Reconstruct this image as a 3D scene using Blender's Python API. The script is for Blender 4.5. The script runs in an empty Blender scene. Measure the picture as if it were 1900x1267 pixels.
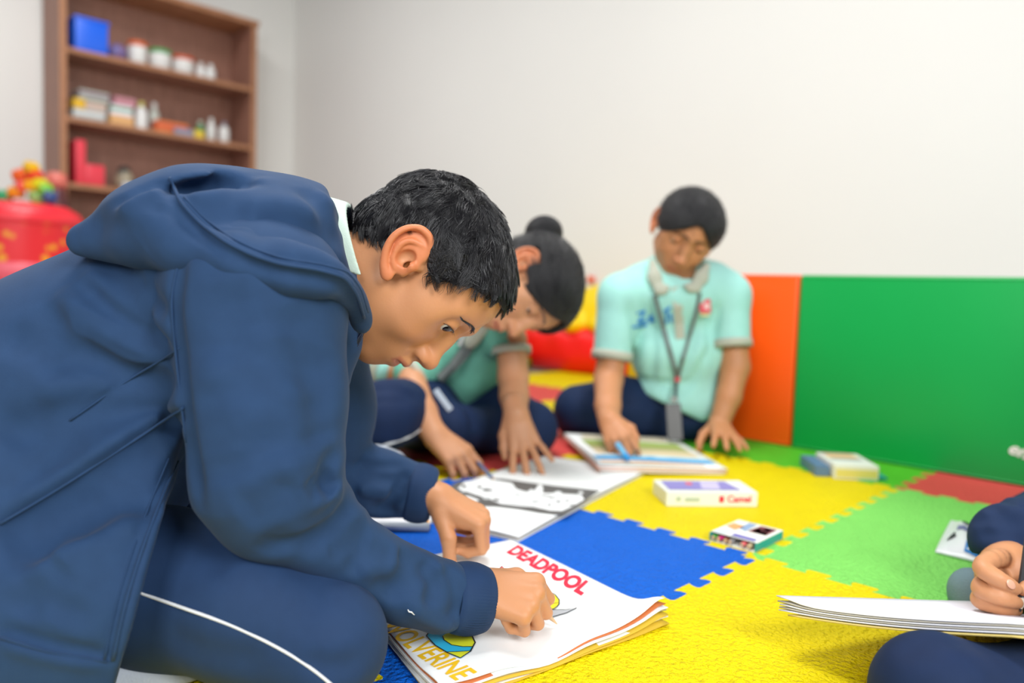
import bpy, bmesh, math, random
import numpy as np
from mathutils import Matrix, Vector

random.seed(7); RNG = np.random.default_rng(7)
scene = bpy.context.scene
COL = scene.collection
PI = math.pi

# ------------------------------------------------------------------ camera
FPX, PITCH, ROLL, YAW = 1430.0, 0.0671, 0.03265, 0.7692
CAM = np.array([0.4915, -1.0187, 0.367])
_f0 = np.array([-math.sin(YAW), math.cos(YAW), 0.0]); _r0 = np.array([math.cos(YAW), math.sin(YAW), 0.0])
_z = np.array([0, 0, 1.0])
FWD = math.cos(PITCH)*_f0 - math.sin(PITCH)*_z; _u = math.sin(PITCH)*_f0 + math.cos(PITCH)*_z
RGT = math.cos(ROLL)*_r0 + math.sin(ROLL)*_u; UP = -math.sin(ROLL)*_r0 + math.cos(ROLL)*_u
cam_data = bpy.data.cameras.new('camera'); cam = bpy.data.objects.new('camera', cam_data); COL.objects.link(cam)
cam_data.sensor_width = 36.0; cam_data.lens = FPX/1900*36.0; cam_data.clip_start = 0.02; cam_data.clip_end = 50
M = Matrix.Identity(4)
for i in range(3):
    M[i][0], M[i][1], M[i][2], M[i][3] = RGT[i], UP[i], -FWD[i], CAM[i]
cam.matrix_world = M
cam_data.dof.use_dof = True; cam_data.dof.focus_distance = 0.77; cam_data.dof.aperture_fstop = 2.5
scene.camera = cam

# ------------------------------------------------------------------ light
scene.view_settings.view_transform = 'Standard'; scene.view_settings.look = 'None'
scene.view_settings.gamma = 1.0; scene.view_settings.use_curve_mapping = False
scene.view_settings.exposure = 0.03
world = bpy.data.worlds.new('world'); scene.world = world; world.use_nodes = True
bg = world.node_tree.nodes['Background']; bg.inputs[0].default_value = (0.93, 0.96, 1.0, 1); bg.inputs[1].default_value = 0.20
def area(name, loc, target, sx, sy, power, color=(1, 1, 1)):
    l = bpy.data.lights.new(name, 'AREA'); l.shape = 'RECTANGLE'; l.size = sx; l.size_y = sy; l.energy = power; l.color = color
    o = bpy.data.objects.new(name, l); COL.objects.link(o); o.location = loc
    o.rotation_euler = (Vector(target)-Vector(loc)).to_track_quat('-Z', 'Y').to_euler()
    return o
area('ceiling_light', (-0.6, -0.1, 2.75), (-0.6, -0.1, 0), 0.9, 0.9, 56, (1.0, 0.995, 0.985))
area('ceiling_light.001', (-3.0, 0.0, 2.75), (-3.0, 0.0, 0), 0.9, 0.9, 34, (1.0, 0.995, 0.985))
area('fill_light', (1.0, -2.6, 1.7), (-0.7, 0.2, 0.3), 1.2, 1.2, 46, (0.97, 0.99, 1.0))  # added fill behind the camera to brighten the panel fronts, no known window
area('window_daylight', (2.4, -0.9, 1.8), (-0.3, -0.4, 0.35), 1.1, 1.2, 72, (0.97, 0.99, 1.0))

# ------------------------------------------------------------------ pixel helpers (photo pixels -> real places)
def ray(x, y): return FWD + RGT*((x-950)/FPX) + UP*((633.5-y)/FPX)
def at(x, y, d): return CAM + ray(x, y)*d
def fl(x, y, z=0.0):
    r = ray(x, y); return CAM + r*((z-CAM[2])/r[2])
def onY(x, y, Y):
    r = ray(x, y); return CAM + r*((Y-CAM[1])/r[1])
def onX(x, y, X):
    r = ray(x, y); return CAM + r*((X-CAM[0])/r[0])
def vec(right, up, toward):          # direction from image right / image up / toward the camera
    v = RGT*right + UP*up - FWD*toward
    return v/np.linalg.norm(v)
def nrm(v): v = np.asarray(v, float); return v/np.linalg.norm(v)

# ------------------------------------------------------------------ materials
def lin(h):
    h = h.lstrip('#'); o = []
    for i in (0, 2, 4):
        c = int(h[i:i+2], 16)/255; o.append(c/12.92 if c <= 0.04045 else ((c+0.055)/1.055)**2.4)
    return o
MATS = {}
def mat(name, hexcol, rough=0.6, bump=0.0, bscale=200.0, var=0.0, vscale=8.0, sheen=0.0, spec=0.5, metal=0.0, tint=False,
        sss=0.0, stretch=None, coat=0.0, kind='noise', hex2=None, bdist=0.002):
    if name in MATS: return MATS[name]
    m = bpy.data.materials.new(name); m.use_nodes = True; MATS[name] = m
    nt = m.node_tree; N = nt.nodes; L = nt.links; b = N['Principled BSDF']
    c = lin(hexcol); b.inputs['Base Color'].default_value = (*c, 1)
    b.inputs['Roughness'].default_value = rough; b.inputs['Metallic'].default_value = metal
    b.inputs['Specular IOR Level'].default_value = spec
    if sheen: b.inputs['Sheen Weight'].default_value = sheen; b.inputs['Sheen Roughness'].default_value = 0.5
    if coat: b.inputs['Coat Weight'].default_value = coat
    if sss:
        b.inputs['Subsurface Weight'].default_value = sss; b.inputs['Subsurface Radius'].default_value = (1.0, 0.35, 0.2)
        b.inputs['Subsurface Scale'].default_value = 0.004
    tc = N.new('ShaderNodeTexCoord'); src = tc.outputs['Object']
    if stretch:
        mp = N.new('ShaderNodeMapping'); mp.inputs['Scale'].default_value = stretch; L.new(src, mp.inputs['Vector']); src = mp.outputs['Vector']
    colout = None
    if var or hex2:
        n = N.new('ShaderNodeTexNoise'); n.inputs['Scale'].default_value = vscale; n.inputs['Detail'].default_value = 4
        L.new(src, n.inputs['Vector'])
        r = N.new('ShaderNodeValToRGB'); r.color_ramp.elements[0].position = 0.3; r.color_ramp.elements[1].position = 0.7
        c2 = lin(hex2) if hex2 else [min(1, x*(1+var)) for x in c]
        c1 = c if hex2 else [x*(1-var) for x in c]
        r.color_ramp.elements[0].color = (*c1, 1); r.color_ramp.elements[1].color = (*c2, 1)
        L.new(n.outputs['Fac'], r.inputs['Fac']); colout = r.outputs['Color']
        L.new(colout, b.inputs['Base Color'])
    if tint:
        a = N.new('ShaderNodeAttribute'); a.attribute_name = 'tint'
        mx = N.new('ShaderNodeMix'); mx.data_type = 'RGBA'; mx.blend_type = 'MULTIPLY'; mx.inputs['Factor'].default_value = 1
        if colout: L.new(colout, mx.inputs['A'])
        else: mx.inputs['A'].default_value = (*c, 1)
        L.new(a.outputs['Color'], mx.inputs['B']); L.new(mx.outputs['Result'], b.inputs['Base Color'])
    if bump:
        if kind == 'voronoi':
            t = N.new('ShaderNodeTexVoronoi'); t.inputs['Scale'].default_value = bscale; o = t.outputs['Distance']
        else:
            t = N.new('ShaderNodeTexNoise'); t.inputs['Scale'].default_value = bscale; t.inputs['Detail'].default_value = 3; o = t.outputs['Fac']
        L.new(src, t.inputs['Vector'])
        bp = N.new('ShaderNodeBump'); bp.inputs['Strength'].default_value = bump; bp.inputs['Distance'].default_value = bdist
        L.new(o, bp.inputs['Height']); L.new(bp.outputs['Normal'], b.inputs['Normal'])
    return m

# ------------------------------------------------------------------ objects
def link(o, parent=None):
    COL.objects.link(o)
    if parent is not None:
        o.parent = parent
        o.matrix_parent_inverse = Matrix.Translation(parent.location).inverted()
    return o
def tag(o, label=None, cat=None, group=None, kind=None):
    if label: o['label'] = label
    if cat: o['category'] = cat
    if group: o['group'] = group
    if kind: o['kind'] = kind
    return o
def root(name, loc, label, cat, group=None):
    o = bpy.data.objects.new(name, None); COL.objects.link(o); o.location = loc; o.empty_display_size = 0.02
    return tag(o, label, cat, group)
def meshobj(name, verts, faces, m, parent=None, smooth=True, mats=None, fmat=None):
    me = bpy.data.meshes.new(name)
    me.from_pydata([tuple(map(float, v)) for v in verts] if not isinstance(verts, np.ndarray) else verts.tolist(), [],
                   faces.tolist() if isinstance(faces, np.ndarray) else faces)
    if smooth: me.polygons.foreach_set('use_smooth', [True]*len(me.polygons))
    for mm in (mats or [m]): me.materials.append(mm)
    if fmat is not None: me.polygons.foreach_set('material_index', fmat)
    me.update()
    return link(bpy.data.objects.new(name, me), parent)
class MB:
    """collects shapes into one mesh"""
    def __init__(s): s.bm = bmesh.new()
    def _new(s, geom, Mx):
        vs = [g for g in geom if isinstance(g, bmesh.types.BMVert)]
        bmesh.ops.transform(s.bm, matrix=Mx, verts=vs); return vs
    def box(s, c, size, rot=None, bev=0.0, seg=2):
        Mx = Matrix.Translation(Vector(c)) @ (rot.to_4x4() if rot else Matrix.Identity(4)) @ Matrix.Diagonal((*size, 1))
        g = bmesh.ops.create_cube(s.bm, size=1)['verts']; bmesh.ops.transform(s.bm, matrix=Mx, verts=g)
        if bev:
            es = list({e for v in g for e in v.link_edges})
            bmesh.ops.bevel(s.bm, geom=es, offset=bev, segments=seg, affect='EDGES', profile=0.5)
        return s
    def sphere(s, c, r, rot=None, u=20, v=12):
        r = (r, r, r) if np.isscalar(r) else r
        Mx = Matrix.Translation(Vector(c)) @ (rot.to_4x4() if rot else Matrix.Identity(4)) @ Matrix.Diagonal((*r, 1))
        g = bmesh.ops.create_uvsphere(s.bm, u_segments=u, v_segments=v, radius=1)['verts']; bmesh.ops.transform(s.bm, matrix=Mx, verts=g)
        return s
    def tube(s, pts, r, sides=8, cap=True):
        pts = [np.asarray(p, float) for p in pts]; n = len(pts); rs = [r]*n if np.isscalar(r) else r
        rings = []; up = np.array([0.13, 0.31, 0.94])
        for i in range(n):
            t = nrm(pts[min(i+1, n-1)]-pts[max(i-1, 0)])
            if abs(t@up) > 0.95: up = np.array([0.9, 0.2, 0.1])
            a = nrm(np.cross(t, up)); b = np.cross(t, a); up = -b if False else up
            rings.append([s.bm.verts.new(pts[i]+rs[i]*(math.cos(2*PI*k/sides)*a+math.sin(2*PI*k/sides)*b)) for k in range(sides)])
        for i in range(n-1):
            for k in range(sides):
                s.bm.faces.new((rings[i][k], rings[i][(k+1) % sides], rings[i+1][(k+1) % sides], rings[i+1][k]))
        if cap:
            s.bm.faces.new(rings[0][::-1]); s.bm.faces.new(rings[-1])
        return s
    def lathe(s, c, prof, n=28, axis=None):
        c = np.asarray(c, float); rings = []
        for r, z in prof:
            rings.append([s.bm.verts.new(c+np.array([r*math.cos(2*PI*k/n), r*math.sin(2*PI*k/n), z])) for k in range(n)])
        for i in range(len(prof)-1):
            for k in range(n): s.bm.faces.new((rings[i][k], rings[i][(k+1) % n], rings[i+1][(k+1) % n], rings[i+1][k]))
        s.bm.faces.new(rings[0][::-1]); s.bm.faces.new(rings[-1])
        return s
    def prism(s, poly, dz):
        """polygon (3D points) extruded along vector dz"""
        dz = np.asarray(dz, float); poly = [np.asarray(p, float) for p in poly]
        a = [s.bm.verts.new(p) for p in poly]; b = [s.bm.verts.new(p+dz) for p in poly]; n = len(poly)
        s.bm.faces.new(a[::-1]); s.bm.faces.new(b)
        for i in range(n): s.bm.faces.new((a[i], a[(i+1) % n], b[(i+1) % n], b[i]))
        return s
    def build(s, name, m, parent=None, smooth=False, auto=None):
        bmesh.ops.recalc_face_normals(s.bm, faces=s.bm.faces)
        me = bpy.data.meshes.new(name); s.bm.to_mesh(me); s.bm.free()
        if smooth or auto: me.polygons.foreach_set('use_smooth', [True]*len(me.polygons))
        if auto: me.set_sharp_from_angle(angle=math.radians(auto))
        me.materials.append(m)
        return link(bpy.data.objects.new(name, me), parent)
def rotz(a): return Matrix.Rotation(a, 3, 'Z')
def axes(x, z):      # rotation whose columns are x, y, z
    x = nrm(x); z = np.asarray(z, float); z = nrm(z-x*(z@x)); y = np.cross(z, x)
    return np.stack([x, y, z], 1)
def mrot(R): return Matrix([list(map(float, r)) for r in R])

# ------------------------------------------------------------------ signed-distance sculpting
class Field:
    def __init__(s, lo, hi, h, frame=None):
        s.lo = np.asarray(lo, float); s.h = h; s.n = np.ceil((np.asarray(hi, float)-s.lo)/h).astype(int)+1
        s.D = np.full(s.n, 1.0, np.float32); s.frame = frame
        s.ax = [(s.lo[i]+np.arange(s.n[i])*h).astype(np.float32) for i in range(3)]
    wm = False
    def loc(s, p): return (np.asarray(p, float)-s.frame[0])@s.frame[1] if s.wm else np.asarray(p, float)
    def dr(s, v): return np.asarray(v, float)@s.frame[1] if s.wm else np.asarray(v, float)
    def sub(s, lo, hi):
        a = np.clip(np.floor((np.asarray(lo)-s.lo)/s.h).astype(int), 0, s.n); b = np.clip(np.ceil((np.asarray(hi)-s.lo)/s.h).astype(int)+1, 0, s.n)
        if (b-a).min() <= 0: return None
        sl = tuple(slice(a[i], b[i]) for i in range(3))
        return sl, np.stack(np.meshgrid(*[s.ax[i][sl[i]] for i in range(3)], indexing='ij'), -1)
    def put(s, sl, d, k, op):
        A = s.D[sl]
        if op == 'add':
            if k > 0:
                hh = np.maximum(k-np.abs(A-d), 0)/k; s.D[sl] = np.minimum(A, d)-hh*hh*k*0.25
            else: s.D[sl] = np.minimum(A, d)
        elif op == 'sub':
            d = -d
            if k > 0:
                hh = np.maximum(k-np.abs(A-d), 0)/k; s.D[sl] = np.maximum(A, d)+hh*hh*k*0.25
            else: s.D[sl] = np.maximum(A, d)
    def cap(s, p0, p1, r0, r1=None, k=0.01, op='add', flat=None):
        """tapered capsule; flat=(axis, factor): thinner (factor<1) along axis"""
        p0 = s.loc(p0); p1 = s.loc(p1); r1 = r0 if r1 is None else r1
        m = max(r0, r1)+k+3*s.h; g = s.sub(np.minimum(p0, p1)-m, np.maximum(p0, p1)+m)
        if g is None: return s
        sl, P = g; V = P-p0.astype(np.float32); ba = p1-p0
        sc = 1.0
        if flat is not None:
            n, f = flat; n = nrm(s.dr(n)); V = V+(V@n.astype(np.float32))[..., None]*((1/f-1)*n).astype(np.float32); ba = ba+n*(ba@n)*(1/f-1); sc = f if f < 1 else 1.0
        L2 = max(ba@ba, 1e-12); t = np.clip(V@(ba/L2).astype(np.float32), 0, 1)
        d = np.sqrt(((V-t[..., None]*ba.astype(np.float32))**2).sum(-1))-(r0+(r1-r0)*t)
        s.put(sl, d*sc if flat is not None else d, k, op); return s
    def chain(s, pts, rs, k=0.01, op='add', flat=None):
        rs = [rs]*len(pts) if np.isscalar(rs) else rs
        for i in range(len(pts)-1): s.cap(pts[i], pts[i+1], rs[i], rs[i+1], k, op, flat)
        return s
    def ell(s, c, r, R=None, k=0.01, op='add'):
        c = s.loc(c); R = s.frame[1].T@R if (s.wm and R is not None) else R; r = np.asarray([r]*3 if np.isscalar(r) else r, float); m = r.max()+k+3*s.h
        g = s.sub(c-m, c+m)
        if g is None: return s
        sl, P = g; V = P-c.astype(np.float32)
        if R is not None: V = V@np.asarray(R, np.float32)
        q = np.sqrt(((V/r.astype(np.float32))**2).sum(-1)); q2 = np.sqrt(((V/(r*r).astype(np.float32))**2).sum(-1))+1e-9
        d = np.where(q > 1e-4, q*(q-1)/q2, -r.min())
        s.put(sl, d.astype(np.float32), k, op); return s
    def plane(s, p, n, k=0.0):        # keep the side the normal points away from
        n = nrm(s.dr(n)); p = s.loc(p); P = [a for a in s.ax]
        d = (P[0][:, None, None]-p[0])*n[0]+(P[1][None, :, None]-p[1])*n[1]+(P[2][None, None, :]-p[2])*n[2]
        s.put((slice(None),)*3, -d.astype(np.float32), k, 'sub'); return s
    def stroke(s, pts, w, amp):
        """amp>0 presses a groove, amp<0 raises a ridge, along a 3D polyline"""
        pts = [s.loc(p) for p in pts]
        for seg in range(1):
            P0 = np.array(pts); m = 3*np.max(w)
            g = s.sub(P0.min(0)-m, P0.max(0)+m)
            if g is None: return s
            sl, P = g; best = np.full(P.shape[:3], 1e9, np.float32); tt = np.zeros(P.shape[:3], np.float32); n = len(pts)-1
            for i in range(n):
                a = pts[i]; ba = pts[i+1]-a; L2 = max(ba@ba, 1e-12); V = P-a.astype(np.float32)
                t = np.clip(V@(ba/L2).astype(np.float32), 0, 1); d = ((V-t[..., None]*ba.astype(np.float32))**2).sum(-1)
                u = d < best; best = np.where(u, d, best); tt = np.where(u, (i+t)/n, tt)
            fade = np.minimum(1, np.minimum(tt, 1-tt)*5+0.15)
            s.D[sl] += (amp*fade*np.exp(-best/(w*w))).astype(np.float32)
        return s
    def march(s, x, y, d0=0.3, d1=3.0):
        """first surface hit along the line of sight through photo pixel (x, y), in field coordinates"""
        o = CAM; r = ray(x, y)
        ds = np.arange(d0, d1, s.h*0.7); P = o+np.outer(ds, r)
        Q = P if s.frame is None else (P-s.frame[0])@s.frame[1]
        idx = np.rint((Q-s.lo)/s.h).astype(int); ok = ((idx >= 0) & (idx < s.n)).all(1)
        ii = np.where(ok)[0]
        v = s.D[tuple(idx[ii].T)]
        j = np.where(v < 0)[0]
        if s.wm: Q = P
        if len(j) == 0:
            return Q[ii[np.argmin(v)]] if len(ii) else Q[0]
        a = ii[j[0]]
        if j[0] > 0:
            v1, v0 = float(v[j[0]]), float(v[j[0]-1]); t = v0/(v0-v1) if v0 > 0 else 0; return Q[a-1]*(1-t)+Q[a]*t
        return Q[a]
    def pstroke(s, pix, w, amp, n=6):
        """stroke given by photo pixels, laid on the surface"""
        pp = []
        for i in range(len(pix)-1):
            for t in np.linspace(0, 1, n, endpoint=False): pp.append(np.array(pix[i])*(1-t)+np.array(pix[i+1])*t)
        pp.append(np.array(pix[-1]))
        R = np.array([s.march(*p) for p in pp])
        for _ in range(3): R[1:-1] = 0.25*R[:-2]+0.5*R[1:-1]+0.25*R[2:]
        return s.stroke(list(R), w, amp)
    def surf(s, smooth=2):
        D = s.D; I = D < 0; n = s.n
        act = np.zeros(n-1, np.int8)
        for a in (0, 1):
            for b in (0, 1):
                for c in (0, 1): act += I[a:n[0]-1+a, b:n[1]-1+b, c:n[2]-1+c]
        cells = np.argwhere((act > 0) & (act < 8)); ids = np.full(n-1, -1, np.int64); ids[tuple(cells.T)] = np.arange(len(cells))
        pos = np.zeros((len(cells), 3)); cnt = np.zeros(len(cells))
        cor = [(a, b, c) for a in (0, 1) for b in (0, 1) for c in (0, 1)]
        val = {c: D[cells[:, 0]+c[0], cells[:, 1]+c[1], cells[:, 2]+c[2]].astype(float) for c in cor}
        for c in cor:
            for ax in range(3):
                if c[ax] == 0:
                    e = list(c); e[ax] = 1; e = tuple(e); v0, v1 = val[c], val[e]; x = (v0 < 0) != (v1 < 0)
                    t = v0/np.where(v0 == v1, 1, v0-v1); p = np.tile(np.array(c, float), (len(cells), 1)); p[:, ax] += t
                    pos[x] += p[x]; cnt[x] += 1
        V = s.lo+(cells+pos/cnt[:, None])*s.h
        F = []
        for ax in range(3):
            o1, o2 = [(1, 2), (2, 0), (0, 1)][ax]
            sl0 = [slice(None)]*3; sl1 = [slice(None)]*3; sl0[ax] = slice(0, -1); sl1[ax] = slice(1, None)
            A = I[tuple(sl0)]; B = I[tuple(sl1)]; e = np.argwhere(A != B)
            e = e[(e[:, o1] > 0) & (e[:, o2] > 0) & (e[:, o1] < n[o1]-1) & (e[:, o2] < n[o2]-1)]
            ins = A[tuple(e.T)]
            q = []
            for d1, d2 in ((1, 1), (0, 1), (0, 0), (1, 0)):
                k = e.copy(); k[:, o1] -= d1; k[:, o2] -= d2; q.append(ids[tuple(k.T)])
            q = np.stack(q, 1); q[~ins] = q[~ins][:, ::-1]; F.append(q)
        F = np.concatenate(F); F = F[(F >= 0).all(1)]
        for _ in range(smooth):
            acc = np.zeros_like(V); c = np.zeros(len(V))
            for a, b in ((0, 1), (1, 2), (2, 3), (3, 0)):
                for j in range(3):
                    acc[:, j] += np.bincount(F[:, a], V[F[:, b], j], len(V))+np.bincount(F[:, b], V[F[:, a], j], len(V))
                c += np.bincount(F[:, a], minlength=len(V))+np.bincount(F[:, b], minlength=len(V))
            V = np.where(c[:, None] > 0, V*0.5+0.5*acc/np.maximum(c, 1)[:, None], V)
        return V, F
    def world(s, V):
        return V if s.frame is None else s.frame[0]+V@s.frame[1].T
CAMR = np.stack([RGT, FWD, UP], 1)
def wfield(px0, px1, d0, d1, h):
    """field turned to the camera's axes so that it wastes little room; takes world points"""
    q = [at(x, y, d) for x in (px0[0], px1[0]) for y in (px0[1], px1[1]) for d in (d0, d1)]
    o = CAM; L = np.array([(p-o)@CAMR for p in q]); F = Field(L.min(0), L.max(0), h, (o, CAMR)); F.wm = True
    return F
def set_tint(ob, T):
    a = ob.data.attributes.new('tint', 'FLOAT_COLOR', 'POINT')
    a.data.foreach_set('color', np.concatenate([T, np.ones((len(T), 1))], 1).astype(np.float32).ravel())
def join_surfs(surfs):
    V = []; F = []; n = 0
    for v, f in surfs: V.append(v); F.append(np.asarray(f)+n); n += len(v)
    return np.concatenate(V), np.concatenate(F)
def fieldobj(name, F, m, parent, smooth=2):
    V, Q = F.surf(smooth); return meshobj(name, F.world(V), Q, m, parent)
def strands(P0, D0, N0, lens, r0, curl=0.0, lift=0.3, npt=6, drop=0.0, up=None, clump=None, wave=0.0):
    """many tapered three-sided hairs as vertices and faces"""
    n = len(P0); ts = np.linspace(0, 1, npt); V = []; F = []
    side = np.cross(D0, N0)
    ph = RNG.uniform(0, 6.28, n); am = RNG.normal(0, 1, n)*curl
    pts = []
    for t in ts:
        p = P0+D0*(lens*t)[:, None]+N0*(lens*lift*(t-0.55*t*t))[:, None]+side*(am*lens*t*t)[:, None]
        if drop: p = p-np.asarray(up)*(drop*lens*t*t)[:, None]
        pts.append(p)
    pts = np.stack(pts, 1)
    if clump is not None:          # locks: strands lean towards the hair at the heart of their lock
        w = (0.82*ts**1.1)[None, :, None]; pts = pts*(1-w)+pts[clump]*w
    if wave:
        f = RNG.uniform(0.8, 1.3, n) if clump is None else RNG.uniform(0.8, 1.3, n)[clump]
        p_ = ph if clump is None else ph[clump]+RNG.normal(0, 0.35, n)
        s2 = side if clump is None else side[clump]
        sw = np.sin(p_[:, None]+6.5*f[:, None]*ts[None, :])-np.sin(p_)[:, None]
        pts = pts+s2[:, None, :]*(wave*sw)[..., None]*ts[None, :, None]**0.6
    for j in range(npt):
        r = r0*(1-0.85*ts[j]**1.5)
        for k in range(3):
            a = 2*PI*k/3
            V.append(pts[:, j]+r*(math.cos(a)*side+math.sin(a)*N0))
    V = np.stack(V, 1)            # n, npt*3, 3
    base = np.arange(n)[:, None]*(npt*3)
    for j in range(npt-1):
        for k in range(3):
            k2 = (k+1) % 3
            F.append(np.stack([base[:, 0]+j*3+k, base[:, 0]+j*3+k2, base[:, 0]+(j+1)*3+k2, base[:, 0]+(j+1)*3+k], 1))
    return V.reshape(-1, 3), np.concatenate(F)

# ================================================================== the setting
WALL = mat('wall_paint', '#e9e8e4', 0.75, 0.05, 90, 0.012, 1.5)
XW, YW = -4.68, 1.95
def struct(name, lo, hi, m):
    b = MB(); lo = np.array(lo, float); hi = np.array(hi, float); b.box((lo+hi)/2, hi-lo)
    return tag(b.build(name, m), kind='structure')
struct('floor', (XW-0.1, -2.2, -0.06), (2.6, YW+0.1, -0.012), mat('floor_screed', '#b9b4aa', 0.6, 0.05, 60, 0.05, 5))
struct('wall_back', (XW-0.1, YW, -0.012), (2.6, YW+0.1, 2.9), WALL)
struct('wall_left', (XW-0.1, -2.2, -0.012), (XW, YW, 2.9), WALL)

# ------------------------------------------------------------------ interlocking foam tiles
T, NT = 0.6, 10
def teeth():
    p = T/NT; a = 0.0085; o = [(0.0, 0.0), (0.12*p, -a)]
    for k in range(NT):
        u = k*p
        for du, dv in ((0.30, -a), (0.235, -0.2*a), (0.22, 0.6*a), (0.27, a), (0.73, a), (0.78, 0.6*a), (0.765, -0.2*a), (0.70, -a)):
            o.append((u+du*p, dv))
    o += [(T-0.12*p, -a), (T, 0.0)]
    return o
TE = teeth()
def tile_outline(i, j):
    x0, y0 = i*T, j*T
    bot = [(x0+u, y0+v) for u, v in TE]                       # along X at y0
    top = [(x0+u, y0+T+v) for u, v in TE]
    lef = [(x0+v, y0+u) for u, v in TE]
    rig = [(x0+T+v, y0+u) for u, v in TE]
    return bot[:-1]+rig[:-1]+top[::-1][:-1]+lef[::-1][:-1]
def foam(n, h): return mat(n, h, 0.55, 1.0, 150, 0.03, 25, spec=0.16, bdist=0.009)
FOAM = dict(blue=foam('foam_blue', '#0560cc'), yellow=foam('foam_yellow', '#ead400'), lime=foam('foam_lime', '#86db66'),
            green=foam('foam_green', '#58c52e'), red=foam('foam_red', '#e0524e'))
def tile(i, j, c, label):
    me = bpy.data.meshes.new('foam_floor_tile'); bm = bmesh.new()
    vs = [bm.verts.new((x, y, 0.0)) for x, y in tile_outline(i, j)]
    f = bm.faces.new(vs); r = bmesh.ops.extrude_face_region(bm, geom=[f])
    bmesh.ops.translate(bm, vec=(0, 0, -0.012), verts=[g for g in r['geom'] if isinstance(g, bmesh.types.BMVert)])
    bmesh.ops.recalc_face_normals(bm, faces=bm.faces); bmesh.ops.triangulate(bm, faces=[f for f in bm.faces if len(f.verts) > 4])
    bm.to_mesh(me); bm.free(); me.materials.append(FOAM[c])
    tag(link(bpy.data.objects.new('foam_floor_tile', me)), label, 'floor tile', 'interlocking foam floor tiles')
tile(-1, -1, 'blue', 'blue interlocking foam tile under the red lettered drawing book')
tile(0, -1, 'yellow', 'yellow foam tile in front, between blue tile and sketchbook held on a knee')
tile(-1, 0, 'yellow', 'yellow foam tile under the flat white crayon box with purple top')
tile(0, 0, 'lime', 'pale lime green foam tile under the crumpled foil pack')
tile(-1, 1, 'green', 'bright green foam tile along the foot of the orange pad')
tile(0, 1, 'red', 'red foam tile along the foot of the green padded panel')
tile(-2, -1, 'yellow', 'yellow foam tile left of the black and white drawing, under the knee of the person with the hair bun')
tile(-2, 0, 'red', 'red foam tile showing behind the two hands on the big sketchbook')
tile(-2, 1, 'yellow', 'yellow foam tile just left of the padded panels\' foot')
tile(-3, 1, 'red', 'red foam tile on the floor in front of the soft play blocks')
tile(-3, 2, 'yellow', 'yellow foam tile at the foot of the red and yellow soft block')
tile(-1, -2, 'yellow', 'yellow foam tile the person in the navy hooded jacket sits on')

# ------------------------------------------------------------------ padded panels standing on edge
def vinyl(n, h): return mat(n, h, 0.42, 0.12, 500, 0.02, 6, spec=0.45)
HP, YP = 0.426, 0.825
def pad(x0, x1, m, label, th=0.05):
    r = root('padded_panel', ((x0+x1)/2, YP+th/2, 0), label, 'padded panel', 'padded panels standing on edge')
    MB().box(((x0+x1)/2, YP+th/2, HP/2), (x1-x0, th, HP), bev=0.007, seg=3).build('cushion', m, r, auto=50)
    for zz in (0.006, HP-0.006): MB().tube([(x0+0.006, YP+0.0005, zz), (x1-0.006, YP+0.0005, zz)], 0.0016, 6).build('seam_piping', m, r)
    return r
xs = onY(1475, 670, YP)[0]
pad(xs-0.50, xs-0.212, vinyl('vinyl_yellow', '#f4cf00'), 'yellow padded panel left of the orange one, behind the seated person')
pad(xs-0.208, xs-0.002, vinyl('vinyl_orange', '#ff5a06'), 'narrow orange padded panel next to the green one')
gp = pad(xs+0.002, xs+0.84, vinyl('vinyl_green', '#07a04a'), 'wide green padded panel with white lettering at its edge')

FONT = None
def textmesh(name, s, size, M4, m, parent, extrude=0.0006, shear=0.0, bold=0.0, space=1.0):
    cu = bpy.data.curves.new(name, 'FONT'); cu.body = s; cu.size = size; cu.extrude = extrude; cu.shear = shear; cu.offset = bold
    cu.space_character = space; cu.resolution_u = 4
    o = bpy.data.objects.new(name, cu); COL.objects.link(o)
    bpy.context.view_layer.update()
    me = bpy.data.meshes.new_from_object(o.evaluated_get(bpy.context.evaluated_depsgraph_get()))
    bpy.data.objects.remove(o); me.transform(M4); me.materials.clear(); me.materials.append(m)
    return link(bpy.data.objects.new(name, me), parent)
def frame4(o, x, y):
    x = nrm(x); z = nrm(np.cross(x, y)); y = np.cross(z, x); A = Matrix.Identity(4)
    for i in range(3): A[i][0], A[i][1], A[i][2], A[i][3] = x[i], y[i], z[i], o[i]
    return A
PAPER = mat('paper_white', '#f1f3f2', 0.8, 0.05, 60, 0.012, 20)
PAPEREDGE = mat('paper_edges', '#dcd8cf', 0.85, 0.3, 300, 0.08, 120, stretch=(1, 1, 8))
INK = mat('black_ink', '#26282c', 0.6)
WHITEINK = mat('white_print', '#eef0ea', 0.5)
p = onY(1868, 838, YP-0.001); ta = math.radians(-16)
textmesh('lettering', 'em', 0.036, frame4(p, (math.cos(ta), 0, math.sin(ta)), (-math.sin(ta), 0, math.cos(ta))), WHITEINK, gp, shear=0.25, bold=0.0008)

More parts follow.
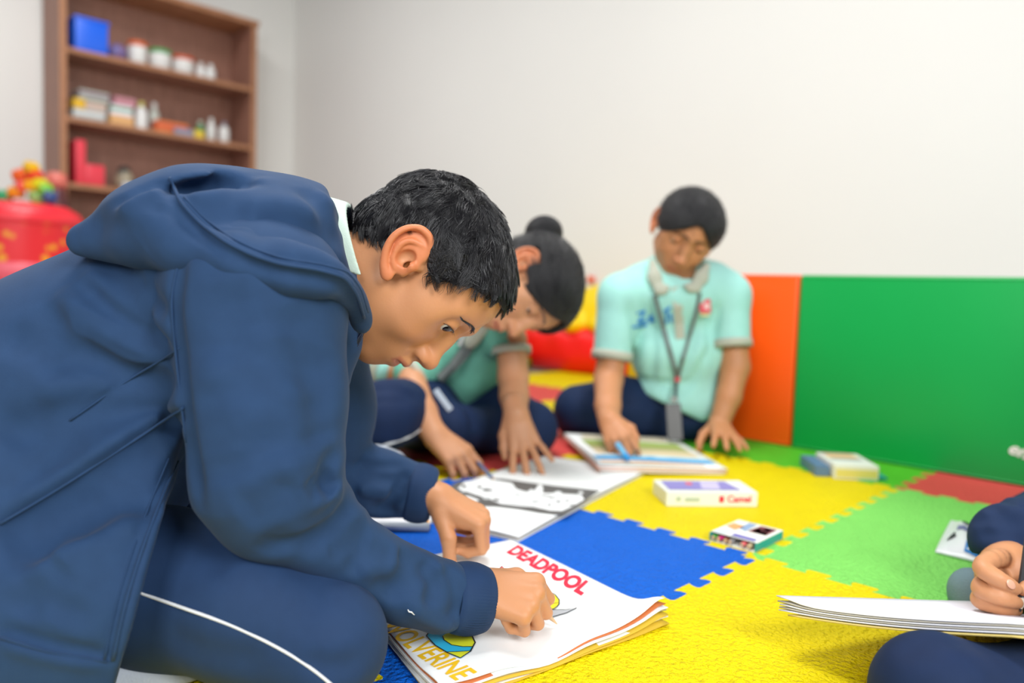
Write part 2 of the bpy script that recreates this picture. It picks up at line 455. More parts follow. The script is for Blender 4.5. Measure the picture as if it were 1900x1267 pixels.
# ------------------------------------------------------------------ bookcase
WOOD = mat('walnut_laminate', '#a87a68', 0.5, 0.08, 60, vscale=10, hex2='#8c6252', stretch=(6, 6, 0.6))
WOODE = mat('walnut_edge_band', '#b27e5c', 0.45, 0.05, 60, vscale=12, hex2='#9c6a48', stretch=(1, 1, 6))
XF, Y0, Y1, BD = -4.35, 0.345, 1.47, 0.31
bc = root('bookcase', (XF-BD/2, (Y0+Y1)/2, 0), 'tall brown wooden bookcase with open shelves in the corner', 'bookcase')
TOPZ = 2.03; LEV = [1.63, 1.252, 0.885, 0.51, 0.10]
for yy in (Y0, Y1):
    s_ = MB().box((XF-BD/2, yy, TOPZ/2-0.006), (BD, 0.035, TOPZ+0.012), bev=0.002).build('side_panel', WOOD, bc)
    MB().box((XF+0.001, yy, TOPZ/2), (0.003, 0.035, TOPZ), bev=0).build('edge_band', WOODE, s_)
MB().box((XF-BD/2, (Y0+Y1)/2, TOPZ+0.016), (BD+0.02, Y1-Y0+0.06, 0.034), bev=0.003).build('top_panel', WOODE, bc)
MB().box((XF-BD+0.006, (Y0+Y1)/2, TOPZ/2), (0.008, Y1-Y0-0.036, TOPZ-0.002)).build('back_panel', WOOD, bc)
for z in LEV:
    s_ = MB().box((XF-BD/2+0.005, (Y0+Y1)/2, z-0.013), (BD-0.012, Y1-Y0-0.036, 0.026), bev=0.001).build('shelf', WOOD, bc)
    MB().box((XF+0.0005, (Y0+Y1)/2, z-0.013), (0.003, Y1-Y0-0.038, 0.027)).build('edge_band', WOODE, s_)

# --- things on the shelves: placed by the y where they stand, their width, height and depth back from the front
def gloss(n, h, r=0.4): return mat(n, h, r, spec=0.5)
def plastic(h): return gloss('plastic_'+h.strip('#'), h, 0.35)
def card(h): return mat('card_'+h.strip('#'), h, 0.65, 0.04, 80)
def yof(x, X=XF-0.12): return onX(x, 200, X)[1]
SH = {1: LEV[0]+0.0008, 2: LEV[1]+0.0008, 3: LEV[2]+0.0008}
def crate(name, lvl, x0, x1, h, col, label, cat, lip=True, dep=0.2, xb=0.03, rot=0, group=None):
    ya, yb = yof(x0), yof(x1); z = SH[lvl]; yc = (ya+yb)/2; X = XF-xb-dep/2
    r = root(name, (X, yc, z), label, cat, group)
    MB().box((X, yc, z+h/2), (dep, yb-ya, h), bev=0.004).build('body', col, r, auto=50)
    if lip: MB().box((X, yc, z+h-0.008), (dep+0.012, yb-ya+0.012, 0.016), bev=0.003).build('rim', col, r, auto=50)
    return r
def stackbox(lvl, x0, x1, z0, h, col, label, cat='box', dep=0.15, xb=0.05, name='cardboard_box', band=None, group=None):
    ya, yb = yof(x0), yof(x1); z = SH[lvl]+z0; yc = (ya+yb)/2; X = XF-xb-dep/2
    r = root(name, (X, yc, z), label, cat, group)
    MB().box((X, yc, z+h/2), (dep, yb-ya, h), bev=0.002).build('carton', col, r)
    if band: MB().box((X, yc, z+h*0.62), (dep+0.001, yb-ya+0.001, h*0.28)).build('printed_band', band, r)
    return r
def bottle(lvl, x, h, rad, col, capc, label, xb=0.09, group=None):
    y = yof(x, XF-xb); z = SH[lvl]; X = XF-xb
    r = root('bottle', (X, y, z), label, 'bottle', group)
    MB().lathe((X, y, z), [(rad*0.9, 0), (rad, 0.004), (rad, h*0.62), (rad*0.8, h*0.74), (rad*0.42, h*0.8), (rad*0.42, h*0.84)], 20).build('body', col, r, auto=40)
    MB().lathe((X, y, z+h*0.84), [(rad*0.5, 0), (rad*0.5, h*0.15), (rad*0.4, h*0.16)], 16).build('cap', capc, r, auto=40)
    return r
WHT, GRY = plastic('#e8e8e6'), plastic('#aeb6b6')
crate('storage_bin', 1, 131, 191, 0.19, plastic('#1f66ea'), 'bright blue plastic bin at the left end of the top shelf', 'storage bin')
yb_ = yof(216); b = root('ball', (XF-0.10, yb_, SH[1]), 'small purple ball beside the blue bin on the top shelf', 'ball')
MB().sphere((XF-0.10, yb_, SH[1]+0.052), 0.052).build('rubber_shell', mat('rubber_purple', '#8a5f86', 0.5, 0.2, 40, vscale=30, hex2='#6d6ea6'), b, smooth=True)
LB = 'paint tubs on the top shelf'
def tub(lvl, x0, x1, h, body, lidc, label, group=None, xb=0.10):
    ya, yb = yof(x0, XF-xb), yof(x1, XF-xb); rad = (yb-ya)/2; y = (ya+yb)/2; z = SH[lvl]; X = XF-xb
    r = root('paint_tub', (X, y, z), label, 'tub', group)
    MB().lathe((X, y, z), [(rad*0.86, 0), (rad*0.9, 0.004), (rad, h*0.8)], 24).build('body', body, r, auto=40)
    MB().lathe((X, y, z+h*0.8), [(rad*1.06, 0), (rad*1.06, h*0.18), (rad*0.95, h*0.2)], 24).build('lid', lidc, r, auto=40)
    return r
tub(1, 238, 272, 0.14, WHT, plastic('#d9622a'), 'white tub with orange lid on the top shelf, next to the purple ball', LB)
tub(1, 277, 316, 0.125, WHT, plastic('#3d9a52'), 'white tub with green lid on the top shelf', LB)
tub(1, 320, 358, 0.115, WHT, plastic('#d3532a'), 'white tub with red-orange lid right of the green-lidded one', LB)
bottle(1, 372, 0.105, 0.028, WHT, WHT, 'short white bottle second from right on the top shelf', group='white bottles on the top shelf')
bottle(1, 390, 0.11, 0.03, WHT, WHT, 'white bottle at the right end of the row on the top shelf', group='white bottles on the top shelf')
# second shelf
BX = 'boxes on the middle shelf'
stackbox(2, 129, 188, 0.0, 0.062, card('#a9b2b2'), 'grey box at the bottom left of the middle shelf', band=WHT, group=BX)
stackbox(2, 152, 190, 0.062, 0.05, card('#c9b3a6'), 'beige box resting on the grey box, middle shelf', group=BX)
stackbox(2, 129, 151, 0.062, 0.055, card('#e3b52c'), 'small yellow box on top of the grey box at the shelf end', group=BX, dep=0.1)
stackbox(2, 140, 195, 0.1175, 0.055, card('#a8b0a6'), 'pale grey carton high in the stack at the shelf\'s left end', band=card('#8c6d84'), group=BX)
stackbox(2, 197, 240, 0.0, 0.062, card('#e2b076'), 'tan box at the bottom of the second stack', group=BX)
stackbox(2, 198, 238, 0.062, 0.058, card('#e6e6ee'), 'white box with green stripe in the second stack', band=card('#56a070'), group=BX)
stackbox(2, 205, 244, 0.12, 0.05, card('#c08590'), 'dusty pink box on top of the second stack', group=BX)
bottle(2, 262, 0.17, 0.034, WHT, plastic('#cfc56a'), 'tall white bottle with pale yellow cap, middle shelf')
bottle(2, 286, 0.2, 0.03, plastic('#c9cfc6'), WHT, 'tall pale grey bottle behind the white one on the middle shelf', xb=0.19)
stackbox(2, 282, 340, 0.0, 0.075, card('#e2783a'), 'orange box lying on the middle shelf', dep=0.08, band=card('#d8604a'), group=BX)
stackbox(2, 312, 346, 0.0, 0.04, card('#8d92a8'), 'flat grey-blue box in front of the orange one', dep=0.03, xb=0.012, group=BX)
stackbox(2, 350, 368, 0.0, 0.05, card('#e8cb3c'), 'small yellow box beside a green bottle on the middle shelf', dep=0.06, xb=0.03, group=BX)
bottle(2, 372, 0.12, 0.026, plastic('#3d8a5a'), plastic('#cfd6c6'), 'green bottle right of the small yellow box')
bottle(2, 392, 0.15, 0.026, WHT, WHT, 'white bottle second from the right on the middle shelf')
bottle(2, 416, 0.14, 0.032, WHT, plastic('#8a8496'), 'white bottle with grey cap at the right end of the middle shelf')
# third shelf
rb = root('folder_rack', (XF-0.12, yof(155), SH[3]), 'red L-shaped plastic rack on the lower shelf', 'rack')
ya, ym, yb2 = yof(131), yof(149), yof(184)
MB().box((XF-0.11, (ya+ym)/2, SH[3]+0.125), (0.16, ym-ya, 0.25), bev=0.004).build('upright', plastic('#ea3f50'), rb, auto=50)
MB().box((XF-0.11, (ym+yb2)/2, SH[3]+0.06), (0.16, yb2-ym, 0.12), bev=0.004).build('tray', plastic('#ea3f50'), rb, auto=50)
jr = root('jar', (XF-0.1, yof(228), SH[3]), 'dark and cream jar on the lower shelf, right of the red rack', 'jar')
MB().lathe((XF-0.1, yof(228), SH[3]), [(0.035, 0), (0.05, 0.02), (0.055, 0.06), (0.04, 0.1), (0.032, 0.11)], 24).build('body', mat('glaze_cream', '#b9a98c', 0.35, vscale=25, hex2='#6d6a60'), jr, smooth=True)
MB().lathe((XF-0.1, yof(228), SH[3]+0.11), [(0.034, 0), (0.036, 0.015), (0.02, 0.03)], 20).build('lid', plastic('#3a3c3c'), jr, auto=40)
stackbox(3, 215, 275, 0.0, 0.035, card('#c9ced6'), 'flat pale grey box at the front of the lower shelf', dep=0.04, xb=0.005)
tub(3, 282, 300, 0.085, WHT, WHT, 'small white tub alone mid-way along the lower shelf')
stackbox(3, 335, 372, 0.0, 0.085, card('#e4b9bd'), 'pale pink box on the lower shelf', dep=0.1)
bottle(3, 380, 0.115, 0.03, WHT, plastic('#3a9a4e'), 'white bottle with green cap on the lower shelf')
tub(3, 390, 412, 0.1, WHT, WHT, 'white tub near the right end of the lower shelf')
bottle(3, 422, 0.11, 0.026, plastic('#b9b4b4'), WHT, 'grey-white bottle at the right end of the lower shelf')

# ------------------------------------------------------------------ red toy tub with building blocks on top
TD = 3.5
tc_ = at(30, 480, TD); tb = root('toy_tub', (tc_[0], tc_[1], -0.012), 'big red patterned toy tub with a lid, behind the back of the navy jacket', 'toy tub')
ztop = at(40, 375, TD)[2]; REDP = mat('tub_red_pattern', '#e8222c', 0.4, vscale=16, hex2='#ec2430')
def pattern(m):     # orange blossom print
    nt = m.node_tree; N = nt.nodes; L = nt.links; b = N['Principled BSDF']
    v = N.new('ShaderNodeTexVoronoi'); v.inputs['Scale'].default_value = 17
    t = N.new('ShaderNodeTexCoord'); L.new(t.outputs['Object'], v.inputs['Vector'])
    r = N.new('ShaderNodeValToRGB'); r.color_ramp.interpolation = 'LINEAR'
    e = r.color_ramp.elements; e[0].position = 0.22; e[0].color = (*lin('#f0a020'), 1); e[1].position = 0.36; e[1].color = (*lin('#e8222c'), 1)
    L.new(v.outputs['Distance'], r.inputs['Fac']); L.new(r.outputs['Color'], b.inputs['Base Color'])
pattern(REDP)
R_ = 0.255
MB().lathe((tc_[0], tc_[1], -0.012), [(R_*0.86, 0), (R_*0.9, 0.02), (R_*0.985, ztop*0.6), (R_, ztop-0.085)], 40).build('body', REDP, tb, auto=40)
MB().lathe((tc_[0], tc_[1], -0.012), [(R_*0.875, 0), (R_*0.915, 0.02), (R_*0.985, ztop-0.345), (R_*0.98, ztop-0.335)], 40).build('lower_shell', plastic('#e0142a'), tb, auto=40)
MB().lathe((tc_[0], tc_[1], ztop-0.35), [(R_*0.99, 0), (R_*1.02, 0.015), (R_*1.02, 0.06), (R_*0.995, 0.075)], 40).build('belt', plastic('#ee6070'), tb, auto=40)
MB().lathe((tc_[0], tc_[1], ztop-0.10), [(R_*1.05, 0), (R_*1.07, 0.02), (R_*1.0, 0.055), (R_*0.8, 0.085), (R_*0.3, 0.097)], 40).build('lid', plastic('#ee2a38'), tb, auto=50)
blk = [(58, 312, '#f0c21a', 'yellow', 'at the peak'), (38, 326, '#f06a2a', 'orange', 'left of the peak'), (66, 328, '#e8452c', 'red-orange', 'below the peak'), (42, 346, '#e94a3c', 'red', 'at the left middle'),
       (60, 346, '#f2b01c', 'amber', 'at the heart'), (76, 344, '#d8cf1c', 'lime yellow', 'at the right'), (30, 358, '#ee9a20', 'orange-yellow', 'low on the left'), (84, 352, '#7cc63a', 'green', 'low on the right'),
       (92, 366, '#24407e', 'dark blue', 'lowest on the right'), (68, 366, '#9ccf7a', 'pale green', 'at the bottom'), (8, 366, '#3aa46a', 'teal', 'at the far left edge')]
for x, y, h, cn, wh in blk:
    q = at(x, y, TD-0.04*(y > 340)); R3 = Matrix.Rotation(RNG.uniform(0, 3), 3, 'Z') @ Matrix.Rotation(RNG.uniform(-.5, .5), 3, 'X')
    r = root('building_block', q, f'{cn} toy block {wh} of the heap on the red tub', 'toy block', 'toy blocks heaped on the red tub')
    MB().box(q, (0.053, 0.053, 0.042), R3, bev=0.006).build('brick', plastic(h), r, auto=50)
    b2 = MB()
    for sx in (-0.012, 0.012):
        for sy in (-0.012, 0.012):
            o_ = np.array(R3 @ Vector((sx, sy, 0.021))); b2.tube([q+o_, q+o_+np.array(R3 @ Vector((0, 0, 0.007)))], 0.008, 8)
    b2.build('studs', plastic(h), r)
vz = at(104, 345, 4.0); vs_ = root('floor_vase', (vz[0], vz[1], -0.012), 'dark red-brown vase with coral rim standing by the bookcase', 'vase')
MB().lathe((vz[0], vz[1], -0.012), [(0.07, 0), (0.1, 0.2), (0.085, 0.55), (0.05, vz[2]-0.05), (0.045, vz[2])], 28).build('body', mat('glaze_maroon', '#5a2a2e', 0.4), vs_, smooth=True)
MB().lathe((vz[0], vz[1], vz[2]-0.013), [(0.045, 0), (0.055, 0.03), (0.05, 0.07), (0.02, 0.085)], 24).build('rim', plastic('#dd7466'), vs_, smooth=True)

# ------------------------------------------------------------------ soft play blocks by the back wall
def softblock(name, c, size, m, label, m2=None, wave=True):
    r = root(name, (c[0], c[1], -0.012 if c[2] <= 0 else c[2]), label, 'soft play block')
    return r
sb = root('soft_play_block', (-1.75, 1.62, 0), 'red and yellow soft play block with a wavy join, by the back wall', 'soft play block')
F1 = Field((-2.35, 1.25, -0.03), (-1.15, 1.95, 0.5), 0.012)
q0 = np.array([-2.05, 1.70, 0.10]); q1 = np.array([-1.42, 1.76, 0.10])
F1.chain([q0, (q0+q1)/2+[0, 0, -0.008], q1], 0.10, k=0.02)
for t in np.linspace(0, 1, 6): F1.ell(q0*(1-t)+q1*t+[0, 0, 0.05], (0.09, 0.10, 0.07), k=0.03)
F1.plane((0, 0, 0.0), (0, 0, -1)); fieldobj('red_cushion', F1, vinyl('vinyl_red', '#ee1410'), sb)
F2 = Field((-2.35, 1.35, 0.12), (-1.1, 1.95, 0.62), 0.012)
F2.ell(np.array([-1.60, 1.80, 0.26]), (0.30, 0.12, 0.15), k=0.03); F2.ell((-1.95, 1.76, 0.22), (0.2, 0.13, 0.09), k=0.05)
for t in np.linspace(0, 1, 5): F2.ell(q0*(1-t)+q1*t+[0, -0.015, 0.125], (0.07, 0.11, 0.05), k=0.03)
fieldobj('yellow_cushion', F2, vinyl('vinyl_sun', '#f7d400'), sb)
gq = fl(905, 690); gb = root('soft_play_block', (gq[0]-0.12, gq[1]+0.06, 0), 'green and yellow striped soft play block near the wall', 'soft play block')
for k_, (h_, zz) in enumerate((('#3f9a16', 0.0), ('#e2a81c', 0.06), ('#59d018', 0.12))):
    MB().box((gq[0]-0.12, gq[1]+0.06, zz+0.03), (0.45-0.05*k_, 0.2, 0.062), rotz(0.5), bev=0.02, seg=3).build('foam_slab', vinyl('vinyl_slab_'+h_.strip('#'), h_), gb, auto=60)
pq = at(1097, 519, 3.75); pn = root('wall_hook', (pq[0], YW-0.02, pq[2]), 'small orange hook on the back wall above the yellow block', 'hook')
pq = onY(1097, 519, YW-0.012)
MB().box(pq, (0.035, 0.02, 0.03), bev=0.004).tube([pq+[0, -0.008, 0], pq+[0.01, -0.03, 0.005], pq+[0.012, -0.035, 0.02]], 0.006, 8).build('hook_body', plastic('#f0683a'), pn)

# ================================================================== books, boxes and pencils on the mats
class Sheet:
    """a page lying in the place: o + u*a + v*b, with its own height field"""
    def __init__(s, o, a, b, zf, c=(0, 0)): s.o, s.a, s.b, s.c, s.zf = np.array(o, float)[:2], np.array(a, float)[:2], np.array(b, float)[:2], np.array(c, float)[:2], zf
    def xy(s, u, v): return s.o+s.a*u+s.b*v+s.c*(u*v)
    def P(s, u, v, dz=0.0):
        p = s.xy(u, v); return np.array([p[0], p[1], s.zf(u, v)+dz])
    def uv(s, x, y, z=0.012):
        t = fl(x, y, z)[:2]; q = np.array([0.5, 0.5])
        for _ in range(12): q = q-np.linalg.solve(np.stack([s.a+s.c*q[1], s.b+s.c*q[0]], 1), s.xy(*q)-t)
        return q
    def grid(s, name, m, parent, n=28, dz=0.0, th=0.0008, du=0.0, dv=0.0, z0=None):
        V = []; F = []
        us = np.linspace(-du, 1+du, n+1); vs_ = np.linspace(-dv, 1+dv, n+1)
        for lay in (0, -th):
            for u in us:
                for v in vs_: V.append(s.P(u, v, dz+lay) if z0 is None else (*s.xy(u, v), z0+lay))
        N1 = (n+1)**2; ix = lambda i, j, l: l*N1+i*(n+1)+j
        for i in range(n):
            for j in range(n):
                F.append((ix(i, j, 0), ix(i+1, j, 0), ix(i+1, j+1, 0), ix(i, j+1, 0))); F.append((ix(i, j, 1), ix(i, j+1, 1), ix(i+1, j+1, 1), ix(i+1, j, 1)))
        for k in range(n):
            F += [(ix(k, 0, 0), ix(k, 0, 1), ix(k+1, 0, 1), ix(k+1, 0, 0)), (ix(k, n, 0), ix(k+1, n, 0), ix(k+1, n, 1), ix(k, n, 1)),
                  (ix(0, k, 0), ix(0, k+1, 0), ix(0, k+1, 1), ix(0, k, 1)), (ix(n, k, 0), ix(n, k, 1), ix(n, k+1, 1), ix(n, k+1, 0))]
        return meshobj(name, V, F, m, parent)
    def patch(s, name, uvs, m, parent, dz=0.0006):
        """flat coloured shape drawn on the page"""
        bm = bmesh.new(); f = bm.faces.new([bm.verts.new((u, v, 0)) for u, v in uvs])
        bmesh.ops.triangulate(bm, faces=[f])
        bmesh.ops.subdivide_edges(bm, edges=bm.edges, cuts=2, use_grid_fill=True)
        for v in bm.verts: v.co = Vector(s.P(v.co.x, v.co.y, dz))
        bmesh.ops.recalc_face_normals(bm, faces=bm.faces)
        if sum(f.normal.z for f in bm.faces) < 0: bmesh.ops.reverse_faces(bm, faces=bm.faces)
        me = bpy.data.meshes.new(name); bm.to_mesh(me); bm.free(); me.materials.append(m)
        return link(bpy.data.objects.new(name, me), parent)
    def line(s, name, uvs, w, m, parent, dz=0.0009, closed=False):
        pts = [s.P(u, v, dz) for u, v in uvs]
        if closed: pts.append(pts[0])
        V = []; F = []
        for i, p in enumerate(pts):
            t = nrm(pts[min(i+1, len(pts)-1)]-pts[max(i-1, 0)]); q = np.array([-t[1], t[0], 0])*w/2; V += [p+q, p-q]
        for i in range(len(pts)-1): F.append((2*i, 2*i+1, 2*i+3, 2*i+2))
        return meshobj(name, V, F, m, parent, smooth=False)
    def text(s, name, body, p0, p1, h0, m, parent, shear=0.25, bold=0.004, dz=0.0006, start=0):
        """lettering whose letters from index start run p0 -> p1 (page uv) with letter height vector h0 (page uv)"""
        cu = bpy.data.curves.new(name, 'FONT'); cu.body = body[start:]; cu.size = 1; cu.offset = bold; cu.resolution_u = 4
        o = bpy.data.objects.new(name, cu); COL.objects.link(o); bpy.context.view_layer.update()
        ev = lambda: bpy.data.meshes.new_from_object(o.evaluated_get(bpy.context.evaluated_depsgraph_get()))
        me = ev(); X = np.array([v.co[:] for v in me.vertices]); x0, x1 = X[:, 0].min(), X[:, 0].max()
        if start:
            cu.body = body; bpy.context.view_layer.update(); me = ev(); X = np.array([v.co[:] for v in me.vertices]); x0 = X[:, 0].max()-(x1-x0); x1 = X[:, 0].max()
        bpy.data.objects.remove(o); y1 = 0.7
        p0, p1, h0 = map(np.array, (p0, p1, h0))
        for v in me.vertices:
            t = (v.co.x-x0)/(x1-x0); uv = p0+(p1-p0)*t+h0*(v.co.y/y1); v.co = Vector(s.P(uv[0], uv[1], dz))
        me.materials.clear(); me.materials.append(m)
        me.update()
        if sum(p.normal.z for p in me.polygons) < 0: me.flip_normals()
        return link(bpy.data.objects.new(name, me), parent)
def ink(n, h): return mat('ink_'+n, h, 0.65, 0.0)
OR_EDGE = mat('page_edge_orange', '#c9703c', 0.8); YEL_EDGE = mat('page_edge_yellow', '#dcb83a', 0.8); GREY_EDGE = mat('page_edge_grey', '#b9b4aa', 0.8)

# --- the boy's drawing book
bT, bR, bL, bB = [fl(*p, 0.0125)[:2] for p in ((948, 1001), (1232, 1138), (636, 1067), (817, 1285))]; bC = bB-bL-bR+bT
def z_boy(u, v):
    e = math.exp(-((1-u)/0.13)**2)
    z = 0.0125+e*(0.006*math.sin(7.5*v+0.4)+0.002*math.sin(19*v))+0.016*math.exp(-(((1-u)/0.10)**2+(v/0.09)**2))
    return z+0.0015*math.sin(5*u+3*v)*math.exp(-((v-0.5)/0.5)**2)
def lower(zf, k, seed):
    rr = random.Random(seed); a, b = rr.uniform(4, 9), rr.uniform(0, 6)
    return lambda u, v: max(0.0015, zf(u, v)*k+0.0012*math.sin(a*v+b)*u)
S = Sheet(bT, bR-bT, bL-bT, z_boy, bC)
bk = root('drawing_book', (*(bT+(bR-bT)/2+(bL-bT)/2), 0), 'open drawing book with red and yellow lettering, under the hands of the navy-jacketed person', 'drawing book')
pg = S.grid('top_page', PAPER, bk, n=36, th=0.0005)
for k_, (kk, m_, du, dv) in enumerate(((0.86, OR_EDGE, 0.006, 0.0), (0.74, PAPER, 0.015, 0.006), (0.60, GREY_EDGE, 0.004, 0.01), (0.46, YEL_EDGE, 0.02, 0.004), (0.32, PAPER, 0.012, 0.012), (0.16, YEL_EDGE, 0.022, 0.008))):
    Sheet(bT, bR-bT, bL-bT, lower(z_boy, kk, k_), bC).grid('page', m_, bk, n=24, th=0.0009, du=du, dv=dv)
RED, YEL, BLU = ink('red', '#e3173c'), ink('amber', '#f0bf0c'), ink('sky', '#29b6e0')
u_ = lambda *ps: [S.uv(x, y) for x, y in ps]
h_ = lambda a, b: S.uv(*b)-S.uv(*a)
S.text('lettering', 'DEADPOOL', S.uv(940, 1026), S.uv(1080, 1104), h_((932, 1025), (952, 1012)), RED, bk, bold=0.05)
S.text('lettering', 'WOLVERINE', S.uv(728, 1181), S.uv(846, 1274), h_((741, 1192), (778, 1177)), YEL, bk, bold=0.02, start=1)
S.patch('drawing', u_((1008, 1103), (1014.9, 1104.3), (1026.5, 1102), (1034, 1107), (1038, 1115), (1035, 1124), (1026.5, 1129.6), (1010.7, 1126.5), (985, 1118)), ink('lemon', '#f2e11c'), bk)
S.patch('drawing', u_((985, 1100), (1008, 1096), (1013, 1098), (1025, 1102), (1015, 1105), (1000, 1108)), ink('rose', '#ea4560'), bk, dz=0.0009)
S.line('outline', u_((1008, 1096.5), (1020, 1098.5), (1030, 1104), (1037.5, 1113), (1037.5, 1121), (1033, 1126), (1026.5, 1130), (1014, 1129), (996, 1124)), 0.0013, INK, bk, dz=0.0012)
S.line('outline', u_((1012, 1120), (1024, 1120), (1037, 1118)), 0.0008, INK, bk, dz=0.0012)
S.patch('drawing', u_((985, 1128), (996, 1129.6), (1026, 1131), (1052, 1131), (1070.7, 1128), (1052, 1137), (1026, 1144.4), (1005, 1147), (985, 1146)), ink('steel', '#b4b6ba'), bk)
S.line('outline', u_((985, 1128), (996, 1129.6), (1026, 1131), (1052, 1131), (1070.7, 1128), (1052, 1137), (1026, 1144.4), (1005, 1147), (985, 1146)), 0.0013, INK, bk, dz=0.0012)
oval = ((791, 1182), (806.8, 1199.7), (829.5, 1214.4), (854.4, 1225.7), (872.5, 1213), (881.6, 1195), (874.8, 1179), (860, 1160), (830, 1158), (800, 1168))
S.patch('drawing', u_(*oval), BLU, bk)
S.patch('drawing', u_((821, 1182), (824, 1190), (838, 1199.5), (858, 1203), (877, 1203), (881, 1195), (874.8, 1179), (860, 1165), (835, 1170)), ink('lime', '#dbe02a'), bk, dz=0.0009)
S.patch('drawing', u_((829.5, 1213.5), (850, 1213), (872.5, 1211.5), (866, 1218), (854.4, 1225)), ink('lime', '#dbe02a'), bk, dz=0.0009)
S.line('outline', u_(*oval), 0.0015, INK, bk, dz=0.0012, closed=True)
S.line('outline', u_((821, 1182), (824, 1190), (838, 1199.5), (858, 1203), (877, 1203)), 0.001, INK, bk, dz=0.0013)
S.line('outline', u_((829.5, 1213.5), (850, 1213), (872.5, 1211.5)), 0.0009, INK, bk, dz=0.0013)
PENCIL = ink('pencil_grey', '#cfd3d4')
for k_ in range(26):
    x, y = RNG.uniform(1040, 1135), RNG.uniform(1110, 1195); dx, dy = RNG.normal(0, 9), RNG.normal(0, 5)
    if k_ < 14: S.line('pencil_stroke', u_((x, y), (x+dx*.5+1, y+dy*.5+2), (x+dx, y+dy)), 0.0005, PENCIL, bk, dz=0.0006)

# --- big sketchbook with a black and white picture
mA, mB = fl(1195, 880)[:2], fl(962, 1005)[:2]; e_ = np.array([-0.97, -0.24])
S2 = Sheet(mB, mA-mB, e_*0.232, lambda u, v: 0.007+0.0022*math.sin(3.1*u)+0.0012*math.sin(6*v+4*u))
sk = root('sketchbook', (*(mB+(mA-mB)/2+e_*0.13), 0), 'large open sketchbook with a black and white picture, lying past the red lettered drawing book', 'sketchbook')
S2.grid('top_page', PAPER, sk, th=0.0006)
for kk in (0.6, 0.25):
    Sheet(mB, mA-mB, e_*0.232, lambda u, v, kk=kk: (0.007+0.0022*math.sin(3.1*u))*kk).grid('page', GREY_EDGE if kk > .5 else PAPER, sk, n=16, th=0.0015, du=0.006, dv=0.006)
DARK = ink('charcoal', '#5c5a58'); WH = ink('white_chalk', '#eceeee')
v_ = lambda *ps: [S2.uv(x, y, 0.008) for x, y in ps]
S2.patch('drawing', v_((1114, 912), (1088, 930), (1050, 956), (1032, 957.5), (1000, 954), (960, 946), (920, 940), (880, 938), (850, 925), (832, 906), (850, 896), (880, 893), (926, 890), (1000, 898), (1060, 905)), DARK, sk)
S2.patch('drawing', v_((849, 909), (862, 897), (882, 894), (905, 892), (930, 895), (950, 898), (958, 908), (975, 913), (1000, 911), (1010, 916), (1030, 917), (1078, 921), (1084, 930), (1064, 942), (1042, 951), (1020, 950), (990, 943), (965, 941), (930, 936), (905, 925), (880, 918)), WH, sk, dz=0.0010)
S2.patch('drawing', v_((990, 913), (1000, 900), (1006, 901), (1008, 911), (1003, 916)), WH, sk, dz=0.0011)
S2.patch('drawing', v_((852, 921), (870, 921), (890, 928), (880, 932), (862, 929)), WH, sk, dz=0.0011)
rr_ = random.Random(5)
for k_ in range(16):
    x = rr_.uniform(858, 1075); y = 903+(x-850)*0.135+rr_.uniform(-4, 16); w1, w2 = rr_.uniform(3, 11), rr_.uniform(1.2, 3.0)
    S2.patch('drawing', v_((x-w1, y), (x-w1*.3, y-w2), (x+w1*.8, y-w2*.4), (x+w1, y+w2*.6), (x-w1*.2, y+w2)), DARK if k_ % 3 else ink('soft_grey', '#bfc1c1'), sk, dz=0.0012)
for k_ in range(9):
    x = rr_.uniform(870, 1090); y = 893+(x-850)*0.09+rr_.uniform(0, 6); w1 = rr_.uniform(4, 10)
    S2.patch('drawing', v_((x-w1, y+2), (x, y-1.5), (x+w1, y+1), (x+w1*.4, y+4)), WH, sk, dz=0.0012)
for k_ in range(7):
    x = RNG.uniform(880, 1040); y = 896+(x-850)*0.16+RNG.uniform(4, 26)
    S2.line('pencil_stroke', v_((x, y), (x+8, y-2), (x+18+RNG.uniform(0, 16), y+2)), 0.0014, ink('soft_grey', '#bfc1c1'), sk, dz=0.0014)
S2.line('fold', v_((1113, 913), (1060, 907), (1000, 899), (930, 890)), 0.0016, ink('soft_grey', '#bfc1c1'), sk, dz=0.0008)

# --- closed book below the boy's far sleeve
cA, cB = fl(585, 984)[:2], fl(799, 986)[:2]; bb = nrm(np.array([cA[1]-cB[1], cB[0]-cA[0]])); bb = bb if bb@np.array([-0.7, 0.7]) > 0 else -bb
S3 = Sheet(cA, cB-cA, bb*0.075, lambda u, v: 0.013)
cb = root('notebook', (*(cA+(cB-cA)/2+bb*0.08), 0), 'white notebook with grey spine and orange corner under the navy jacket\'s far sleeve', 'notebook')
S3.grid('cover', mat('cover_white', '#ecedf2', 0.5), cb, n=6, th=0.001)
S3.grid('pages', GREY_EDGE, cb, n=4, dz=-0.0012, th=0.0105, du=-0.01, dv=-0.02)
w_ = lambda *ps: [S3.uv(x, y, 0.013) for x, y in ps]
S3.patch('printed_corner', [(0.90, 0.03), (0.995, 0.03), (0.97, 0.22), (0.90, 0.3)], ink('orange', '#f6a81c'), cb)
S3.line('printed_mark', w_((662, 972), (666, 963), (672, 955)), 0.003, ink('violet', '#7a6bc4'), cb)
MB().tube([np.array([*(cA+(cB-cA)*t-bb*0.001), 0.0072]) for t in (0.0, 0.5, 0.985)], 0.0068, 8).build('spine', mat('spine_grey', '#9aa3ad', 0.4), cb, smooth=True)

